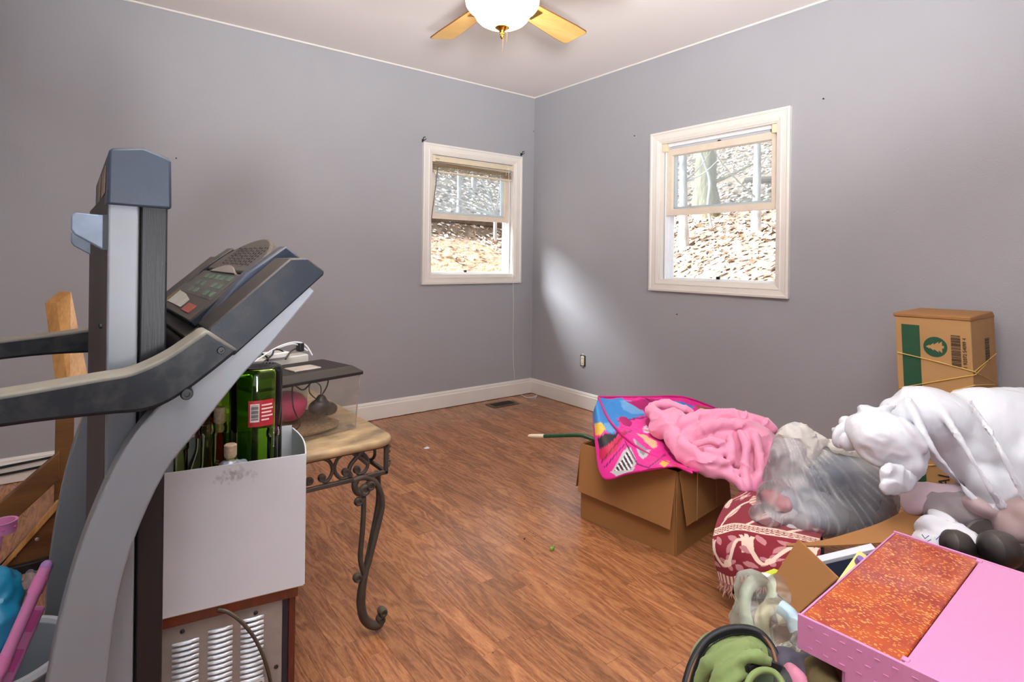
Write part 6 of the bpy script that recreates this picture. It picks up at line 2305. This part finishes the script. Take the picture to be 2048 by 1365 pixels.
part('wand', MB().tube([P(876, 333, Y=YL - 0.004), P(868, 400, Y=YL - 0.006), P(857, 480, Y=YL - 0.008)], 0.0035, 8), mat('grey_wand', rgb(92, 88, 84), 0.3), bl)
part('lift_cord', MB().tube(spline([P(1017, 336, Y=YL - 0.006), P(1019, 400, Y=YL - 0.010), P(1024, 500, Y=YL - 0.020), P(1026, 562, Y=YL - 0.028), P(1027, 620, Y=YL - 0.012), P(1026, 700, Y=YL - 0.008), P(1029, 757, Y=YL - 0.014)], 6), 0.0022, 6), mat('cream_cord', rgb(226, 220, 210), 0.7), bl)
part('lift_cord', MB().tube([P(1013, 336, Y=YL - 0.006), P(1012, 352, Y=YL - 0.006)], 0.0018, 6), M_blind, bl)

# ------------------------------------------------------------------ wall and floor details
hk = thing('curtain_hook', 'small black curtain hook above the window corner away from the room corner', 'hook', P(845, 284, Y=YL))


def hook_parts(t, px, py):
    c = P(px, py, Y=YL)
    part('hook_plate', MB().box(c.x - 0.006, c.x + 0.006, YL - 0.004, YL, c.z - 0.014, c.z + 0.010), M_black, t, bevel=0.001)
    part('hook_arm', MB().tube(spline([c + V(0, -0.003, 0), c + V(-0.004, -0.022, 0.004), c + V(-0.010, -0.034, 0.014), c + V(0.002, -0.040, 0.018)], 4), 0.003, 8), M_black, t)
    part('hook_arm', MB().tube(spline([c + V(0, -0.003, -0.004), c + V(0.006, -0.020, 0.000), c + V(0.014, -0.030, 0.010)], 4), 0.003, 8), M_black, t)


hook_parts(hk, 845, 281)
hk2 = thing('curtain_hook', 'small black curtain hook above the window corner next to the room corner', 'hook', P(1042, 311, Y=YL))
hook_parts(hk2, 1042, 309)
for lab, p, n in (('tiny dark nail in the blue-grey wall beyond the bare window', P(1648, 198, X=XR), (-1, 0, 0)), ('tiny nail between the room corner and the bare window', P(1270, 272, X=XR), (-1, 0, 0)),
                  ('tiny black tack in the room corner above the windows', P(1068, 263, X=XR - 0.004), (-1, 0, 0)), ('tiny black speck of a nail low under the bare window', P(1355, 629, X=XR), (-1, 0, 0)), ('tiny nail in the wall above the treadmill console', P(352, 317, Y=YL), (0, -1, 0))):
    nn = Vector(n)
    M = frame(p, nn.orthogonal().normalized(), nn.cross(nn.orthogonal().normalized()), nn)
    single('wall_nail', MB().lathe([(0, -0.004), (0.0018, -0.004), (0.0018, 0.006), (0.0042, 0.006), (0.0042, 0.008), (0, 0.0085)], n=10, M=M), M_black, lab, 'nail')

# outlet without its cover plate
oc = P(1166, 722, X=XR)
ot = thing('wall_outlet', 'bare electrical outlet without cover plate below the windows', 'outlet', (oc.x, oc.y, oc.z - 0.05))
part('outlet_box', MB().box(XR - 0.0015, XR + 0.03, oc.y - 0.027, oc.y + 0.027, oc.z - 0.040, oc.z + 0.040), mat('dark_recess', rgb(30, 30, 34), 0.7), ot, smooth=False)
rec = part('receptacle', MB().box(XR - 0.009, XR - 0.001, oc.y - 0.016, oc.y + 0.016, oc.z - 0.034, oc.z + 0.034), mat('ivory_plastic', rgb(226, 216, 186), 0.4), ot, bevel=0.003)
for dz in (-0.019, 0.019):
    for dy in (-0.006, 0.006):
        part('slot', MB().box(XR - 0.0096, XR - 0.0088, oc.y + dy - 0.0012, oc.y + dy + 0.0012, oc.z + dz - 0.005, oc.z + dz + 0.005), M_black, rec, smooth=False)
part('mounting_strap', MB().box(XR - 0.004, XR - 0.001, oc.y - 0.010, oc.y + 0.010, oc.z - 0.050, oc.z + 0.050), mat('zinc_strap', rgb(176, 174, 168), 0.35, 0.8), ot, bevel=0.001)

# floor register
vx0, vx1, vy0, vy1 = 2.475, 2.705, 3.372, 3.500
vt = thing('floor_vent', 'brown metal floor register near the room corner', 'vent', ((vx0 + vx1) / 2, (vy0 + vy1) / 2, 0))
M_vent = mat('brown_vent_metal', rgb(88, 70, 54), 0.45, 0.3)
fm = MB()
for x0_, x1_, y0v, y1v in ((vx0, vx1, vy0, vy0 + 0.022), (vx0, vx1, vy1 - 0.022, vy1), (vx0, vx0 + 0.022, vy0 + 0.022, vy1 - 0.022), (vx1 - 0.022, vx1, vy0 + 0.022, vy1 - 0.022)):
    part('vent_frame', MB().box(x0_, x1_, y0v, y1v, 0.0, 0.005), M_vent, vt, smooth=False, bevel=0.001)
part('vent_well', MB().box(vx0 + 0.022, vx1 - 0.022, vy0 + 0.022, vy1 - 0.022, 0.0003, 0.001), M_black, vt, smooth=False)
for k in range(14):
    x = vx0 + 0.028 + k * 0.0134
    part('vent_slat', MB().hexa([(x, vy0 + 0.022, 0.0015), (x + 0.003, vy0 + 0.022, 0.001), (x + 0.003, vy1 - 0.022, 0.001), (x, vy1 - 0.022, 0.0015)], [(x + 0.004, vy0 + 0.022, 0.0045), (x + 0.006, vy0 + 0.022, 0.004), (x + 0.006, vy1 - 0.022, 0.004), (x + 0.004, vy1 - 0.022, 0.0045)]), mat('dark_vent_slat', rgb(52, 42, 34), 0.5, 0.3) if k == 0 else bpy.data.materials['dark_vent_slat'], vt, smooth=False)

# scraps on the floor
single('cord_end', MB().tube(spline([P(1042, 790, Z=0.004), P(1052, 795, Z=0.004), P(1066, 795, Z=0.006), P(1074, 791, Z=0.010), P(1070, 797, Z=0.004)], 6), 0.0028, 6), M_tub, 'short white cord end lying by the baseboard corner', 'cord')
cr = MB()
rc_ = random.Random(12)
for i in range(34):
    q = P(rc_.gauss(1040, 46), rc_.gauss(1045, 34), Z=0.0012) if i < 22 else P(rc_.uniform(880, 1260), rc_.uniform(900, 1330), Z=0.0012)
    cr.ball(q, rc_.uniform(0.0008, 0.0024), rc_.uniform(0.0008, 0.002), 0.0012, n=6)
cr.ball(P(1049, 1078, Z=0.002), 0.0048, 0.004, 0.0022, n=8)
tag(part('floor_crumbs', cr, mat('dark_crumb', rgb(46, 34, 26), 0.9), None), 'dark crumbs scattered on the laminate floor', 'crumbs', kind='stuff')
lf = lump([(P(1103, 1098, Z=0.006), (0.009, 0.008, 0.006)), (P(1106, 1095, Z=0.008), (0.006, 0.006, 0.006))], 0.0016, 1, lambda p, n: 0.003 * nz(p, 220))
single('green_pom', lf, mat('leaf_green', rgb(120, 158, 60), 0.7), 'tiny green ball of fluff on the open floor', 'scrap')
single('paper_scrap', MB().prism([P(847, 897, Z=0.001), P(855, 894, Z=0.003), P(860, 897, Z=0.002), P(852, 899, Z=0.001)], (0, 0, 0.001)), M_tub, 'tiny white paper scrap on the floor beyond the iron table', 'scrap')
